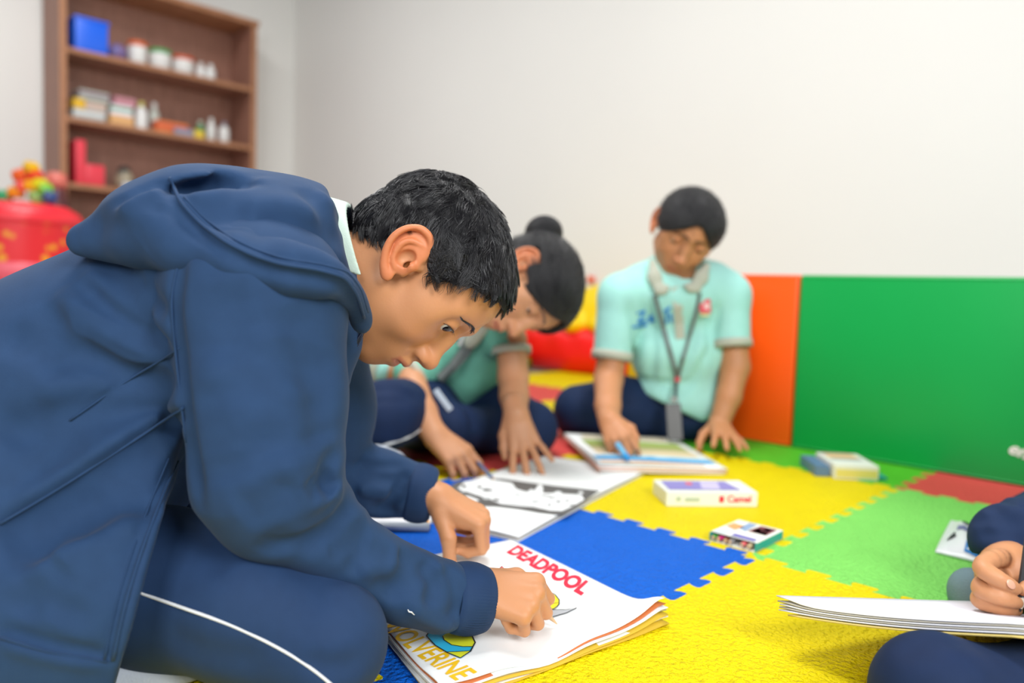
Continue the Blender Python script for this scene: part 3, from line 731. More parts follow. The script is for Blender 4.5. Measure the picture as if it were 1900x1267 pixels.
# --- the right girl's colouring book
g = [fl(*p, 0.014)[:2] for p in ((1110, 872), (1348, 868), (1262, 812), (1032, 812))]
S4 = Sheet(g[0], g[1]-g[0], ((g[3]-g[0])+(g[2]-g[1]))/2, lambda u, v: 0.016+0.0105*(1-u)+0.003*math.sin(3.3*u+1)*(1-v)-0.004*v*u)
cg = root('colouring_book', (*(g[0]+(g[1]-g[0])/2+(g[3]-g[0])/2), 0), 'thick colouring book with green and blue picture lying beside the blue marker hand', 'colouring book')
S4.grid('top_page', PAPER, cg, th=0.0006, n=18)
for k_, (kk, m_, du) in enumerate(((0.82, PAPER, 0.0), (0.64, mat('page_edge_pink', '#dfa894', 0.8), 0.012), (0.45, PAPER, -0.01), (0.3, mat('page_edge_peach', '#e6b49a', 0.8), 0.004), (0.14, PAPER, -0.02))):
    Sheet(g[0], g[1]-g[0], ((g[3]-g[0])+(g[2]-g[1]))/2, lambda u, v, kk=kk: 0.0105*(1-u)+max(0.002, 0.016*kk)).grid('page', m_, cg, n=6, th=0.0018, du=du, dv=0.008)
def band(v0, v1, u0, u1, h): S4.patch('drawing', [(u0, v0), ((u0+u1)/2, v0-0.01), (u1, v0), (u1, v1), ((u0+u1)/2, v1+0.015), (u0, v1)], ink('c'+h.strip('#'), h), cg)
band(0.02, 0.07, 0.03, 0.85, '#e2b48c'); band(0.10, 0.21, 0.02, 0.97, '#2f9fd6'); band(0.215, 0.26, 0.10, 0.96, '#cfe6ee'); band(0.28, 0.46, 0.08, 0.93, '#d8c6a0')
band(0.47, 0.58, 0.08, 0.93, '#a8a86c'); band(0.59, 0.76, 0.08, 0.93, '#9fb45c'); band(0.30, 0.62, 0.72, 0.92, '#79b024'); band(0.80, 0.95, 0.12, 0.92, '#d9cdb0'); band(0.86, 0.985, 0.88, 0.99, '#f09a4a')

# --- boxes of crayons and pencils
def slab(c4, h, name, m, parent, inset=0.0):
    c4 = [np.array(p, float) for p in c4]; c = sum(c4)/4
    b = MB().prism([np.array([*(p+(c-p)*inset), 0.0004]) for p in c4], (0, 0, h)); bmesh.ops.bevel(b.bm, geom=list(b.bm.edges), offset=0.0012, segments=2, affect='EDGES')
    return b.build(name, m, parent, auto=40)
def rect(p_near_l, p_near_r, depth):
    a, b = fl(*p_near_l)[:2], fl(*p_near_r)[:2]; d = nrm(np.array([-(b-a)[1], (b-a)[0]]));  d = d if d@_f0[:2] > 0 else -d
    return [a, b, b+d*depth, a+d*depth]
q = rect((1236, 940), (1405, 941), 0.085); HB = 0.026
cr = root('crayon_box', (*sum(q)/4, 0), 'flat white crayon box with purple top and red lettering on the yellow tile', 'crayon box')
slab(q, HB, 'carton', mat('card_white', '#eef0e6', 0.5), cr)
S5 = Sheet(q[0], q[1]-q[0], q[3]-q[0], lambda u, v: HB+0.0005)
S5.patch('top_print', [(0.05, 0.14), (0.85, 0.14), (0.80, 0.88), (0.06, 0.88)], ink('mauve', '#8f86c4'), cr)
S5.patch('top_print', [(0.42, 0.2), (0.62, 0.18), (0.70, 0.8), (0.5, 0.82)], ink('lilac', '#c9bfe0'), cr, dz=0.0009)
S5.patch('top_print', [(0.30, 0.55), (0.36, 0.5), (0.40, 0.75), (0.33, 0.8)], ink('rose2', '#d86a78'), cr, dz=0.0009)
f0 = np.array([*q[0], 0.0]); fx = np.array([*(q[1]-q[0]), 0.0]); fn = nrm(np.cross(fx, (0, 0, 1)))*0.0012
def onface(u, z): return f0+fx*u+fn+np.array([0, 0, z])
textmesh('lettering', 'Camel', 0.017, frame4(onface(0.66, 0.009), fx, (0, 0, 1)), ink('red', '#e3173c'), cr, extrude=0.0002, bold=0.0003)
MB().box(onface(0.60, 0.014), (0.008, 0.0008, 0.011), rotz(math.atan2(fx[1], fx[0]))).build('red_mark', ink('red', '#e3173c'), cr)
MB().box(onface(0.13, 0.014), (0.008, 0.0006, 0.008), rotz(math.atan2(fx[1], fx[0]))).build('grey_mark', ink('soft_green', '#b9c6b0'), cr)
MB().box(onface(0.28, 0.013), (0.026, 0.0006, 0.007), rotz(math.atan2(fx[1], fx[0]))).build('grey_mark', ink('soft_green', '#b9c6b0'), cr)

q = rect((1316, 1003), (1401, 1026), 0.093); q = [np.array(p) for p in q]; HB2 = 0.012
pb = root('pencil_box', (*sum(q)/4, 0), 'small open pencil box with colourful cover, pencil ends showing', 'pencil box')
ax_, ay_ = q[1]-q[0], q[3]-q[0]; cen = sum(q)/4; ang = math.atan2(ax_[1], ax_[0]); W_, D_ = np.linalg.norm(ax_), np.linalg.norm(ay_)
TEAL = mat('card_teal', '#1f9a9a', 0.5); CW = mat('card_white', '#eef0e6', 0.5)
P3 = lambda u, v, z: np.array([*(q[0]+ax_*u+ay_*v), z])
MB().box(P3(0.5, 0.5, 0.0010), (W_, D_, 0.0012), rotz(ang)).build('bottom_panel', CW, pb)
MB().box(P3(0.5, 0.53, HB2+0.0012), (W_, D_*0.94, 0.0012), rotz(ang)).build('cover', CW, pb)
for u in (0.006, 0.994): MB().box(P3(u, 0.5, HB2/2+0.0008), (0.0012, D_, HB2), rotz(ang)).build('side_panel', TEAL, pb)
S6 = Sheet(q[0], ax_, ay_, lambda u, v: HB2+0.0019)
for uvs, h in (([(0.04, 0.5), (0.3, 0.4), (0.34, 0.7), (0.06, 0.75)], '#f0a468'), ([(0.30, 0.55), (0.5, 0.45), (0.46, 0.95), (0.28, 0.95)], '#8fa6c6'), ([(0.52, 0.5), (0.92, 0.5), (0.92, 0.93), (0.56, 0.93)], '#8c4a52'),
               ([(0.62, 0.52), (0.9, 0.5), (0.88, 0.68), (0.66, 0.66)], '#ee8a2c'), ([(0.56, 0.56), (0.68, 0.55), (0.70, 0.76), (0.6, 0.8)], '#f0d03a'), ([(0.68, 0.7), (0.86, 0.7), (0.86, 0.9), (0.7, 0.88)], '#d02a78'), ([(0.42, 0.08), (0.92, 0.08), (0.92, 0.2), (0.42, 0.22)], '#6a62b4'),
               ([(0.04, 0.1), (0.3, 0.1), (0.3, 0.36), (0.04, 0.36)], '#cfe2ee')):
    S6.patch('cover_print', uvs, ink('k'+h.strip('#'), h), pb, dz=0.0005 if len(uvs) else 0)
WOODT = mat('pencil_wood', '#d9b48a', 0.6)
for k_, (u, h, cn, out) in enumerate(((0.09, '#3c9a3c', 'green', 0.03), (0.21, '#c02a70', 'magenta', 0.05), (0.36, '#7a4a32', 'brown', 0.02), (0.47, '#8a8a8a', 'grey', 0.06), (0.72, '#e46a70', 'coral', 0.03), (0.86, '#c9b490', 'cream', 0.04))):
    a = P3(u, -out*0.4, HB2/2+0.0010); b = P3(u+(0.16 if k_ == 1 else 0.0), 0.9, HB2/2+0.0010)
    r = root('colouring_pencil', a, f'{cn} colouring pencil in the small open pencil box', 'pencil', 'pencils in the open pencil box')
    t = nrm(b-a); MB().tube([a, b], 0.0033, 6).build('shaft', plastic(h), r)
    MB().tube([a-t*0.0008, a+t*0.0002], 0.0031, 6).build('wood_end', WOODT, r)

q = rect((1548, 889), (1630, 893), 0.125); HB3 = 0.03
yb4 = root('crayon_box', (*sum(q)/4, 0), 'white crayon box with yellow front near the foot of the green panel', 'crayon box')
slab(q, HB3, 'carton', mat('card_white', '#eef0e6', 0.5), yb4)
S7 = Sheet(q[0], q[1]-q[0], q[3]-q[0], lambda u, v: HB3+0.0005)
for v0, v1, h in ((0.55, 0.82, '#ecc98a'), (0.42, 0.50, '#9aa4b4'), (0.86, 0.97, '#d9a8a8')): S7.patch('top_print', [(0.12, v0), (0.85, v0), (0.82, v1), (0.12, v1)], ink('t'+h.strip('#'), h), yb4)
f0 = np.array([*q[0], 0.0]); fx = np.array([*(q[1]-q[0]), 0.0]); fn = nrm(np.cross(fx, (0, 0, 1)))*0.0009
MB().box(onface(0.5, 0.0135), (np.linalg.norm(fx)*0.94, 0.0006, 0.017), rotz(math.atan2(fx[1], fx[0]))).build('front_print', ink('butter', '#e9dc7a'), yb4)
q2 = [p-nrm(q[1]-q[0])*0.033 for p in (q[0]+(q[3]-q[0])*0.15, q[0]+nrm(q[1]-q[0])*0.03+(q[3]-q[0])*0.15, q[3]+nrm(q[1]-q[0])*0.03, q[3])]
bx2 = root('crayon_box', (*sum(q2)/4, 0), 'blue-grey box pressed against the left side of the yellow-fronted crayon box', 'crayon box')
slab(q2, 0.022, 'carton', mat('card_denim', '#5f7fa4', 0.5), bx2)
q3 = [p+nrm(q[1]-q[0])*0.003 for p in (q[1]+(q[2]-q[1])*0.1, q[1]+nrm(q[1]-q[0])*0.02+(q[2]-q[1])*0.1, q[1]+nrm(q[1]-q[0])*0.02+(q[2]-q[1])*0.55, q[1]+(q[2]-q[1])*0.55)]
bx3 = root('eraser', (*sum(q3)/4, 0), 'flat teal eraser at the right side of the yellow-fronted crayon box', 'eraser')
slab(q3, 0.006, 'rubber_block', mat('rubber_teal', '#2aa08c', 0.6), bx3)

# --- crumpled foil pack
k0, k1, k2, k3 = fl(1735, 1027)[:2], fl(1835, 1052)[:2], fl(1850, 985)[:2], fl(1766, 972)[:2]
def zf(u, v): return 0.004+0.016*math.exp(-((u-0.5)/0.42)**4)*(math.sin(PI*min(max(v, 0), 1))**0.7)*(1+0.15*math.sin(14*u+5*v))
S8 = Sheet(k0, k1-k0, ((k3-k0)+(k2-k1))/2, zf)
fp = root('foil_pack', (*(k0+(k1-k0)/2+(k3-k0)/2), 0), 'crumpled white and black foil pack on the lime green tile', 'pack')
S8.grid('wrapper', mat('foil_white', '#e4e6e8', 0.3, 0.25, 90, spec=0.6), fp, n=26, th=0.003)
S8.patch('printed_oval', [(0.5+0.2*math.cos(a), 0.72+0.09*math.sin(a)) for a in np.linspace(0, 2*PI, 16, endpoint=False)], ink('soot', '#2c2f33'), fp, dz=0.0012)
S8.patch('printed_patch', [(0.14, 0.2), (0.30, 0.3), (0.24, 0.42), (0.18, 0.33)], ink('soot', '#2c2f33'), fp, dz=0.0012)
S8.patch('printed_patch', [(0.26, 0.45), (0.62, 0.38), (0.62, 0.52), (0.26, 0.58)], ink('slate_violet', '#6d7096'), fp, dz=0.0012)
S8.patch('printed_band', [(0.52, 0.06), (0.99, 0.02), (0.99, 0.26), (0.52, 0.26)], ink('azure', '#2a7fc4'), fp, dz=0.0012)
S8.text('lettering', 'SOFT 1', (0.56, 0.09), (0.96, 0.07), (0.0, 0.13), WHITEINK, fp, bold=0.0, dz=0.0018)

# ================================================================== people: shared builders
SKIN = mat('skin', '#c98d63', 0.48, 0.18, 420, tint=True, sss=0.12, spec=0.4, bdist=0.0006)
SKIN2 = mat('skin_brown', '#c4875e', 0.5, 0.05, 600, tint=True, sss=0.10, spec=0.4, bdist=0.0004)
SKIN3 = mat('skin_warm', '#c48c66', 0.5, 0.05, 600, tint=True, sss=0.12, spec=0.4, bdist=0.0004)
HAIR = mat('hair_black', '#1b1a1e', 0.30, spec=0.75); SCALP = mat('hair_base', '#161518', 0.5, 1.0, 260, spec=0.45, stretch=(1, 3, 1), bdist=0.004)
NAVY = mat('navy_fleece', '#223d60', 0.8, 0.25, 900, 0.05, 60, sheen=0.05, spec=0.25, bdist=0.0006)
NAVYD = mat('navy_twill', '#1f385c', 0.75, 0.2, 900, 0.05, 60, sheen=0.04, spec=0.25, bdist=0.0006)
PIPING = mat('piping_white', '#e2e4e6', 0.7)
SCLERA = mat('eye_white', '#ece8e2', 0.2); IRIS = mat('eye_dark', '#140d0a', 0.12)

def spl(pts, n=6):
    """smooth curve through points (Catmull-Rom)"""
    P = [np.asarray(p, float) for p in pts]; P = [2*P[0]-P[1]]+P+[2*P[-1]-P[-2]]; o = []
    for i in range(1, len(P)-2):
        for t in np.linspace(0, 1, n, endpoint=False):
            a, b, c, d = P[i-1:i+3]; o.append(0.5*(2*b+(c-a)*t+(2*a-5*b+4*c-d)*t*t+(3*b-a-3*c+d)*t**3))
    return o+[P[-2]]
def spr(r, n, m): return list(np.interp(np.linspace(0, len(r)-1, m), np.arange(len(r)), r))
def head_field(h=0.0016, girl=False):
    """sculpted child head: x forward, y to its left, z to the crown, origin between the ear holes (metres)"""
    F = Field((-0.115, -0.098, -0.16), (0.118, 0.098, 0.118), h)
    F.ell((-0.014, 0, 0.032), (0.087, 0.071, 0.071), k=0)                     # cranium
    F.ell((0.012, 0, 0.045), (0.062, 0.062, 0.045), k=0.02)                   # forehead
    F.ell((0.020, 0, -0.020), (0.054, 0.054, 0.062), k=0.02)                  # face mass
    for s in (-1, 1):
        F.cap((-0.004, s*0.044, -0.040), (0.044, s*0.012, -0.078), 0.015, 0.0125, k=0.025)   # jaw
        F.ell((0.040, s*0.033, -0.022), (0.024, 0.021, 0.024), k=0.018)       # cheek
        F.cap((0.0705, s*0.006, 0.029), (0.052, s*0.042, 0.027), 0.010, 0.011, k=0.014)      # brow
        F.ell((0.036, s*0.048, 0.004), (0.018, 0.012, 0.016), k=0.02)         # cheek bone
    F.ell((0.0525, 0, -0.079), (0.015, 0.017, 0.014), k=0.016)                # chin
    F.ell((0.0565, 0, -0.053), (0.0225, 0.027, 0.022), k=0.016)               # mouth mound
    for s in (-1, 1):                                                          # eye sockets
        F.ell((0.0825, s*0.030, 0.012), (0.016, 0.019, 0.0125), k=0.016, op='sub')
    F.chain([(0.067, 0, 0.014), (0.074, 0, 0.000), (0.0865, 0, -0.0235)], [0.0085, 0.0085, 0.0105], k=0.012)   # nose
    F.ell((0.0885, 0, -0.0255), (0.0112, 0.0105, 0.0095), k=0.006)
    for s in (-1, 1):
        F.ell((0.0805, s*0.0120, -0.0290), (0.0105, 0.0062, 0.0075), k=0.006)
        F.ell((0.0855, s*0.0068, -0.0385), (0.0062, 0.0032, 0.0052), k=0.003, op='sub')
    F.cap((0.074, 0, -0.035), (0.0735, 0, -0.046), 0.0095, 0.0085, k=0.008)      # columella and philtrum
    for s in (-1, 1): F.ell((0.0862, s*0.0132, -0.0366), (0.0056, 0.0050, 0.0034), k=0.0012, op='sub')
    # lips
    F.chain([(0.0635, -0.0195, -0.0545), (0.0745, -0.0105, -0.0510), (0.0795, -0.003, -0.0490), (0.079, 0, -0.0497), (0.0795, 0.003, -0.0490), (0.0745, 0.0105, -0.0510), (0.0635, 0.0195, -0.0545)],
            [0.0025, 0.0044, 0.0056, 0.0056, 0.0056, 0.0044, 0.0025], k=0.004)
    F.chain([(0.062, -0.0175, -0.0570), (0.0705, -0.009, -0.0605), (0.0735, 0, -0.0615), (0.0705, 0.009, -0.0605), (0.062, 0.0175, -0.0570)], [0.0025, 0.0048, 0.0058, 0.0048, 0.0025], k=0.004)
    F.stroke([(0.062, -0.022, -0.0550), (0.076, -0.011, -0.0556), (0.0825, 0, -0.0556), (0.076, 0.011, -0.0556), (0.062, 0.022, -0.0550)], 0.0020, 0.0034)
    F.stroke([(0.088, 0, -0.039), (0.0845, 0, -0.046)], 0.0022, 0.0016)        # philtrum
    for s in (-1, 1): F.stroke([(0.079, s*0.0205, -0.024), (0.074, s*0.021, -0.031), (0.067, s*0.0235, -0.040)], 0.003, 0.0011)
    # eyelids around the eyeball (centre EYE), open gap looking down
    for s in (-1, 1):
        c = np.array([0.0588, s*0.0300, 0.0122])
        F.ell(c, 0.0142, k=0.004)
        a = math.radians(-30 if not girl else -42); R = np.array([[math.cos(a), 0, -math.sin(a)], [0, 1, 0], [math.sin(a), 0, math.cos(a)]])
        g = np.array([0.0149*math.cos(a), s*(0.0048 if not girl else 0.0022), 0.0149*math.sin(a)])+c
        F.ell(g, (0.0100, 0.0134, 0.0068 if not girl else 0.0026), R, k=0.0012, op='sub')
        arc = []
        for ph in np.linspace(-0.85, 0.85, 9):
            el = math.radians(4 if not girl else -8)
            arc.append(c+0.0150*np.array([math.cos(ph)*math.cos(el), math.sin(ph), math.cos(ph)*math.sin(el)+0.0]))
        F.stroke(arc, 0.0017, 0.0011)                                         # lid crease
    # ears
    for s in (-1, 1):
        Y = lambda y: s*y
        F.ell((-0.0185, Y(0.0725), 0.0060), (0.0205, 0.0065, 0.0285), axes((0.91, 0, 0.42), (0.0, s*0.0, 1.0)), k=0.004)
        hel = [(-0.0010, Y(0.0690), 0.0120), (-0.0077, Y(0.0725), 0.0240), (-0.0190, Y(0.0770), 0.0310), (-0.0310, Y(0.0805), 0.0262), (-0.0365, Y(0.0825), 0.0130), (-0.0345, Y(0.0825), -0.0010), (-0.0270, Y(0.0800), -0.0125), (-0.0165, Y(0.0765), -0.0205), (-0.0070, Y(0.0735), -0.0240)]
        hs = spl(hel, 5); F.chain(hs, spr([0.0024, 0.0030, 0.0033, 0.0033, 0.0032, 0.0032, 0.0034, 0.0040, 0.0050], 5, len(hs)), k=0.002)
        F.ell((-0.0030, Y(0.0730), -0.0235), (0.0060, 0.0042, 0.0066), k=0.004)                    # lobe
        F.ell((-0.0200, Y(0.0830), 0.0060), (0.0120, 0.0046, 0.0195), axes((0.91, 0, 0.42), (-0.42, 0, 0.91)), k=0.003, op='sub')
        ah = spl([(-0.0140, Y(0.0755), 0.0220), (-0.0245, Y(0.0790), 0.0120), (-0.0245, Y(0.0790), 0.0000), (-0.0160, Y(0.0765), -0.0105), (-0.0070, Y(0.0745), -0.0140)], 5); F.chain(ah, spr([0.0022, 0.0028, 0.0029, 0.0029, 0.0027], 5, len(ah)), k=0.002)
        F.ell((-0.0105, Y(0.0790), 0.0010), (0.0085, 0.0095, 0.0105), k=0.002, op='sub')           # concha
        F.chain([(0.0030, Y(0.0680), 0.0085), (-0.0010, Y(0.0755), 0.0020), (0.0020, Y(0.0700), -0.0090)], [0.0035, 0.0034, 0.0030], k=0.004)   # tragus
        F.ell((-0.0040, Y(0.0690), -0.0010), (0.0040, 0.0110, 0.0050), k=0.001, op='sub')          # ear hole
    return F
EYES = [np.array([0.0588, s*0.0300, 0.0122]) for s in (-1, 1)]
def head_tint(P):
    """natural colour differences of a face: lips, ears, nose tip, lids"""
    T = np.ones((len(P), 3)); x, y, z = P.T
    def mix(w, c): 
        w = np.clip(w, 0, 1)[:, None]; T[:] = T*(1-w)+np.array(c)*w
    g = lambda *a: np.exp(-sum(((v-c)/r)**2 for v, c, r in a))
    lipz = np.where(np.abs(z+0.0555) < 0.0102-0.00030*(np.abs(y)/0.02)**2*20, 1.0, 0.0)
    lip = np.clip((0.0098-np.abs(z+0.0553)-0.18*np.abs(y))/0.0018, 0, 1)*np.clip((x-0.064)/0.006, 0, 1)*np.clip((0.021-np.abs(y))/0.003, 0, 1)
    mix(0.75*lip, (0.80, 0.52, 0.60))
    mix(0.45*g((x, 0.095, 0.012), (z, -0.027, 0.012)), (1.05, 0.80, 0.78))
    ear = np.clip((np.abs(y)-0.0715)/0.004, 0, 1)*np.clip((0.012-x)/0.006, 0, 1)*np.clip((z+0.034)/0.004, 0, 1)
    mix(0.75*ear, (1.12, 0.74, 0.64))
    mix(0.28*g((np.abs(y), 0.038, 0.016), (z, -0.022, 0.016), (x, 0.055, 0.03)), (1.05, 0.80, 0.72))
    mix(0.35*g((np.abs(y), 0.030, 0.016), (z, 0.014, 0.008), (x, 0.070, 0.02)), (0.82, 0.68, 0.66))
    return T
def hair_mask(P, girl=False):
    x, y, z = P.T
    if girl:      # combed back from a high forehead line
        front = 0.052-0.20*np.abs(y)
        hl = np.where(x > 0.02, front+(0.072-x)*(-0.35), 0.02)
        return np.where(x > 0.03, z-(0.066-0.85*np.maximum(0, np.abs(y)-0.004)-0.35*(0.07-x)), np.where(x > -0.004, z-0.008, np.where(x > -0.040, z-0.034, z+0.035+0.25*np.minimum(0, x+0.02))))
    ax = np.array([-0.12, -0.090, -0.045, -0.034, -0.008, 0.004, 0.020, 0.030, 0.045, 0.060, 0.075, 0.12])
    az = np.array([-0.064, -0.064, -0.058, -0.046, 0.026, 0.016, 0.016, 0.034, 0.056, 0.068, 0.075, 0.080])
    return z-np.interp(x, ax, az)
def hand(F, W, X, Z, side, s=1.0, curls=((25, 30, 20),)*4, spread=(8, 2, -4, -11), thumb=None, k=0.006):
    """hand sculpted from a palm and five jointed digits. W wrist, X towards the fingers, Z out of the back of the hand,
    side=+1 right hand / -1 left hand; returns the joint positions"""
    X = nrm(X); Z = nrm(np.asarray(Z)-X*(np.asarray(Z)@X)); Y = np.cross(Z, X)*side; W = np.asarray(W, float)
    w = lambda x, y, z: W+s*(X*x+Y*y+Z*z)
    mc = [(0.070, 0.0235, 0.002), (0.073, 0.0065, 0.0045), (0.069, -0.0105, 0.003), (0.062, -0.0255, -0.001)]
    ln = [(0.036, 0.021, 0.016), (0.040, 0.024, 0.017), (0.037, 0.023, 0.017), (0.029, 0.017, 0.015)]
    rd = [(0.0095, 0.0080, 0.0070, 0.0058), (0.0096, 0.0082, 0.0072, 0.0060), (0.0092, 0.0078, 0.0069, 0.0057), (0.0084, 0.0070, 0.0061, 0.0052)]
    F.cap(w(-0.02, 0, 0), w(0.012, 0, 0), 0.0215*s, 0.0225*s, k=k, flat=(Z, 0.78))
    for i, (m, y0) in enumerate(zip(mc, (0.012, 0.004, -0.005, -0.012))):
        F.cap(w(0.008, y0, 0.0), w(*m), 0.0150*s, 0.0108*s, k=0.008*s)
    F.ell(w(0.035, 0.016, -0.008), np.array([0.028, 0.013, 0.011])*s, np.stack([X, Y, Z], 1), k=0.01*s)
    F.ell(w(0.034, -0.016, -0.008), np.array([0.028, 0.010, 0.010])*s, np.stack([X, Y, Z], 1), k=0.01*s)
    out = []
    for i in range(4):
        p = w(*mc[i]); a = 0.0; sp = math.radians(spread[i]); js = [p]
        for q in range(3):
            a += math.radians(curls[i][q]); d = (X*math.cos(sp)+Y*math.sin(sp))*math.cos(a)-Z*math.sin(a)
            n = p+d*ln[i][q]*s; F.cap(p, n, rd[i][q]*s, rd[i][q+1]*s, k=0.0025*s if q else 0.005*s); p = n; js.append(p)
        out.append(js)
    th = thumb or [(0.018, 0.021, -0.008), (0.046, 0.042, -0.014), (0.072, 0.050, -0.020), (0.092, 0.050, -0.025)]
    tj = [w(*t) for t in th]; F.chain(tj, [0.0135*s, 0.0105*s, 0.0088*s, 0.0070*s], k=0.006*s)
    out.append(tj)
    return out
def nails(F, digits, Zs, s, which=None):
    pass
def eye_parts(fr, R, parent, look, scale=1.0):
    for c in EYES:
        cw = fr+R@(c*scale)
        e = MB().sphere(cw, 0.0126*scale, u=28, v=18).build('eye', SCLERA, parent, smooth=True)
        lk = R@nrm(look); V = []; Fc = []
        a = axes(lk, np.array([0.12, 0.3, 0.94]))
        rows = [0.0, 0.15, 0.30, 0.42, 0.50]
        V.append(cw+lk*0.0129*scale)
        for t in rows[1:]:
            for j in range(20):
                ph = 2*PI*j/20; V.append(cw+0.0129*scale*(lk*math.cos(t)+math.sin(t)*(a[:, 1]*math.cos(ph)+a[:, 2]*math.sin(ph))))
        for j in range(20): Fc.append((0, 1+j, 1+(j+1) % 20))
        for r in range(3):
            for j in range(20): Fc.append((1+r*20+j, 1+(r+1)*20+j, 1+(r+1)*20+(j+1) % 20, 1+r*20+(j+1) % 20))
        meshobj('iris', V, Fc, IRIS, e)

def hair_build(name, fr, R, parent, girl=False, n=6500, scale=1.0, h=0.0022, gravity=None, th=0.006):
    """a close cap of hair plus separate strands combed away from the crown"""
    F = Field((-0.172, -0.104, -0.075), (0.112, 0.104, 0.134), h)
    F.ell((-0.014, 0, 0.032), (0.087+th, 0.071+th, 0.071+th), k=0)
    F.ell((0.012, 0, 0.045), (0.062+th*0.8, 0.062+th*0.8, 0.045+th*0.8), k=0.02)
    if not girl: F.ell((-0.066, 0, -0.012), (0.034, 0.044, 0.034), k=0.02)
    else: F.ell((-0.060, 0, -0.012), (0.036, 0.05, 0.034), k=0.02)
    G = np.stack(np.meshgrid(*F.ax, indexing='ij'), -1).reshape(-1, 3)
    mk = hair_mask(G, girl).reshape(F.D.shape)
    F.D = np.maximum(F.D, (-mk*0.75).astype(np.float32))
    if girl == 'bun': F.ell((-0.126, 0.0, 0.048), (0.032, 0.040, 0.038), k=0.006)
    V, Q = F.surf(2)
    # vertex normals
    fn = np.cross(V[Q[:, 2]]-V[Q[:, 0]], V[Q[:, 3]]-V[Q[:, 1]]); Nv = np.zeros_like(V)
    for j in range(4):
        for c in range(3): Nv[:, c] += np.bincount(Q[:, j], fn[:, c], len(V))
    Nv /= np.linalg.norm(Nv, axis=1)[:, None]+1e-12
    ok = np.where((Nv*(V-np.array([-0.01, 0, 0.03]))).sum(1) > 0.03)[0] if not girl else np.where((Nv*(V-np.array([-0.01, 0, 0.03]))).sum(1) > 0.03)[0]
    if girl == 'bun': ok = ok[np.linalg.norm(V[ok]-np.array([-0.126, 0, 0.048]), axis=1) > 0.044]
    if not girl: ok = ok[~((V[ok, 0] < -0.001) & (V[ok, 0] > -0.042) & (V[ok, 2] < 0.045))]
    idx = RNG.choice(ok, n); P = V[idx]+RNG.normal(0, 0.0012, (n, 3)); N0 = Nv[idx]
    wh = np.array([-0.070, 0.012, 0.080]) if not girl else np.array([-0.100, 0, 0.035])
    D0 = P-wh
    D0 = -D0 if girl else D0
    if not girl:
        D0 = D0/np.linalg.norm(D0, axis=1)[:, None]
        nz = np.stack([np.sin(95*P[:, 0]+40*P[:, 2]+1.3)+0.7*np.sin(210*P[:, 1]+120*P[:, 2]), np.sin(110*P[:, 1]+60*P[:, 0])+0.6*np.sin(190*P[:, 2]), np.sin(100*P[:, 2]+70*P[:, 1]+2)], 1)
        D0 = D0+0.45*nz+RNG.normal(0, 0.10, (n, 3))
    else: D0 = D0/np.linalg.norm(D0, axis=1)[:, None]+RNG.normal(0, 0.05, (n, 3))
    D0 = D0-N0*(D0*N0).sum(1)[:, None]; D0 /= np.linalg.norm(D0, axis=1)[:, None]+1e-9
    if girl: L = RNG.uniform(0.02, 0.035, n); lift = 0.02
    else:
        top = np.clip((P[:, 2]-0.03)/0.06, 0, 1); frt = np.clip(P[:, 0]/0.06, 0, 1)
        edge = np.clip(hair_mask(P)/0.03, 0.25, 1); L = (0.024+0.004*top-0.006*frt+RNG.uniform(-0.005, 0.006, n))*(0.45+0.55*np.where(P[:, 0] < -0.03, 1.15, edge)); lift = 0.16+0.16*top
    g = gravity if gravity is not None else np.array([0, 0, -1.0])
    cl = None
    if not girl:
        m = n//24; cl = np.empty(n, int); C = P[:m]
        for a in range(0, n, 2000): cl[a:a+2000] = np.argmin(((P[a:a+2000, None]-C[None])**2).sum(-1), 1)
    SV, SQ = strands(P-N0*0.002, D0, N0, L, 0.00042 if not girl else 0.0005, curl=0.30 if not girl else 0.02, lift=lift if np.isscalar(lift) else lift, npt=8 if not girl else 6, drop=0.22 if not girl else 0.0, up=-g, clump=cl, wave=0.0024 if not girl else 0.0)
    V2, Q2 = join_surfs([(V, Q), (SV, SQ)])
    return meshobj(name, fr+scale*(V2@R.T), Q2, None, parent, mats=[SCALP, HAIR], fmat=[0]*len(Q)+[1]*len(SQ))
def brow_hair(name, fr, R, parent, n=150, scale=1.0, F=None):
  for s in (-1, 1):
    P = []; D = []
    def pt(t, dz=0.0):
        y = 0.0065+0.037*t; z = 0.0265+0.0060*math.sin(PI*min(1, t*0.9+0.15))+dz; x = 0.1
        while x > 0.03:
            i = np.rint((np.array([x, s*y, z])-F.lo)/F.h).astype(int)
            if F.D[tuple(i)] < -0.0002: break
            x -= 0.0006
        return np.array([x+0.0008, s*y, z])
    for k in range(n):
        t = RNG.uniform(0, 1); w = 0.0031*(1-0.6*t); dz = RNG.uniform(-w, w); p = pt(t, dz); q = pt(min(1.1, t+0.14), dz*0.6+0.0012*(1-t))
        P.append(p); D.append(nrm(q-p))
    P = np.array(P); D = np.array(D); D /= np.linalg.norm(D, axis=1)[:, None]
    N0 = np.tile(nrm((0.9, 0, 0.1)), (len(P), 1)); N0[:, 1] = P[:, 1]*8; N0 -= D*(N0*D).sum(1)[:, None]; N0 /= np.linalg.norm(N0, axis=1)[:, None]
    V, Q = strands(P, D, N0, np.full(len(P), 0.0075), 0.00034, lift=0.02, npt=4)
    meshobj('eyebrow', fr+scale*(V@R.T), Q, HAIR, parent)

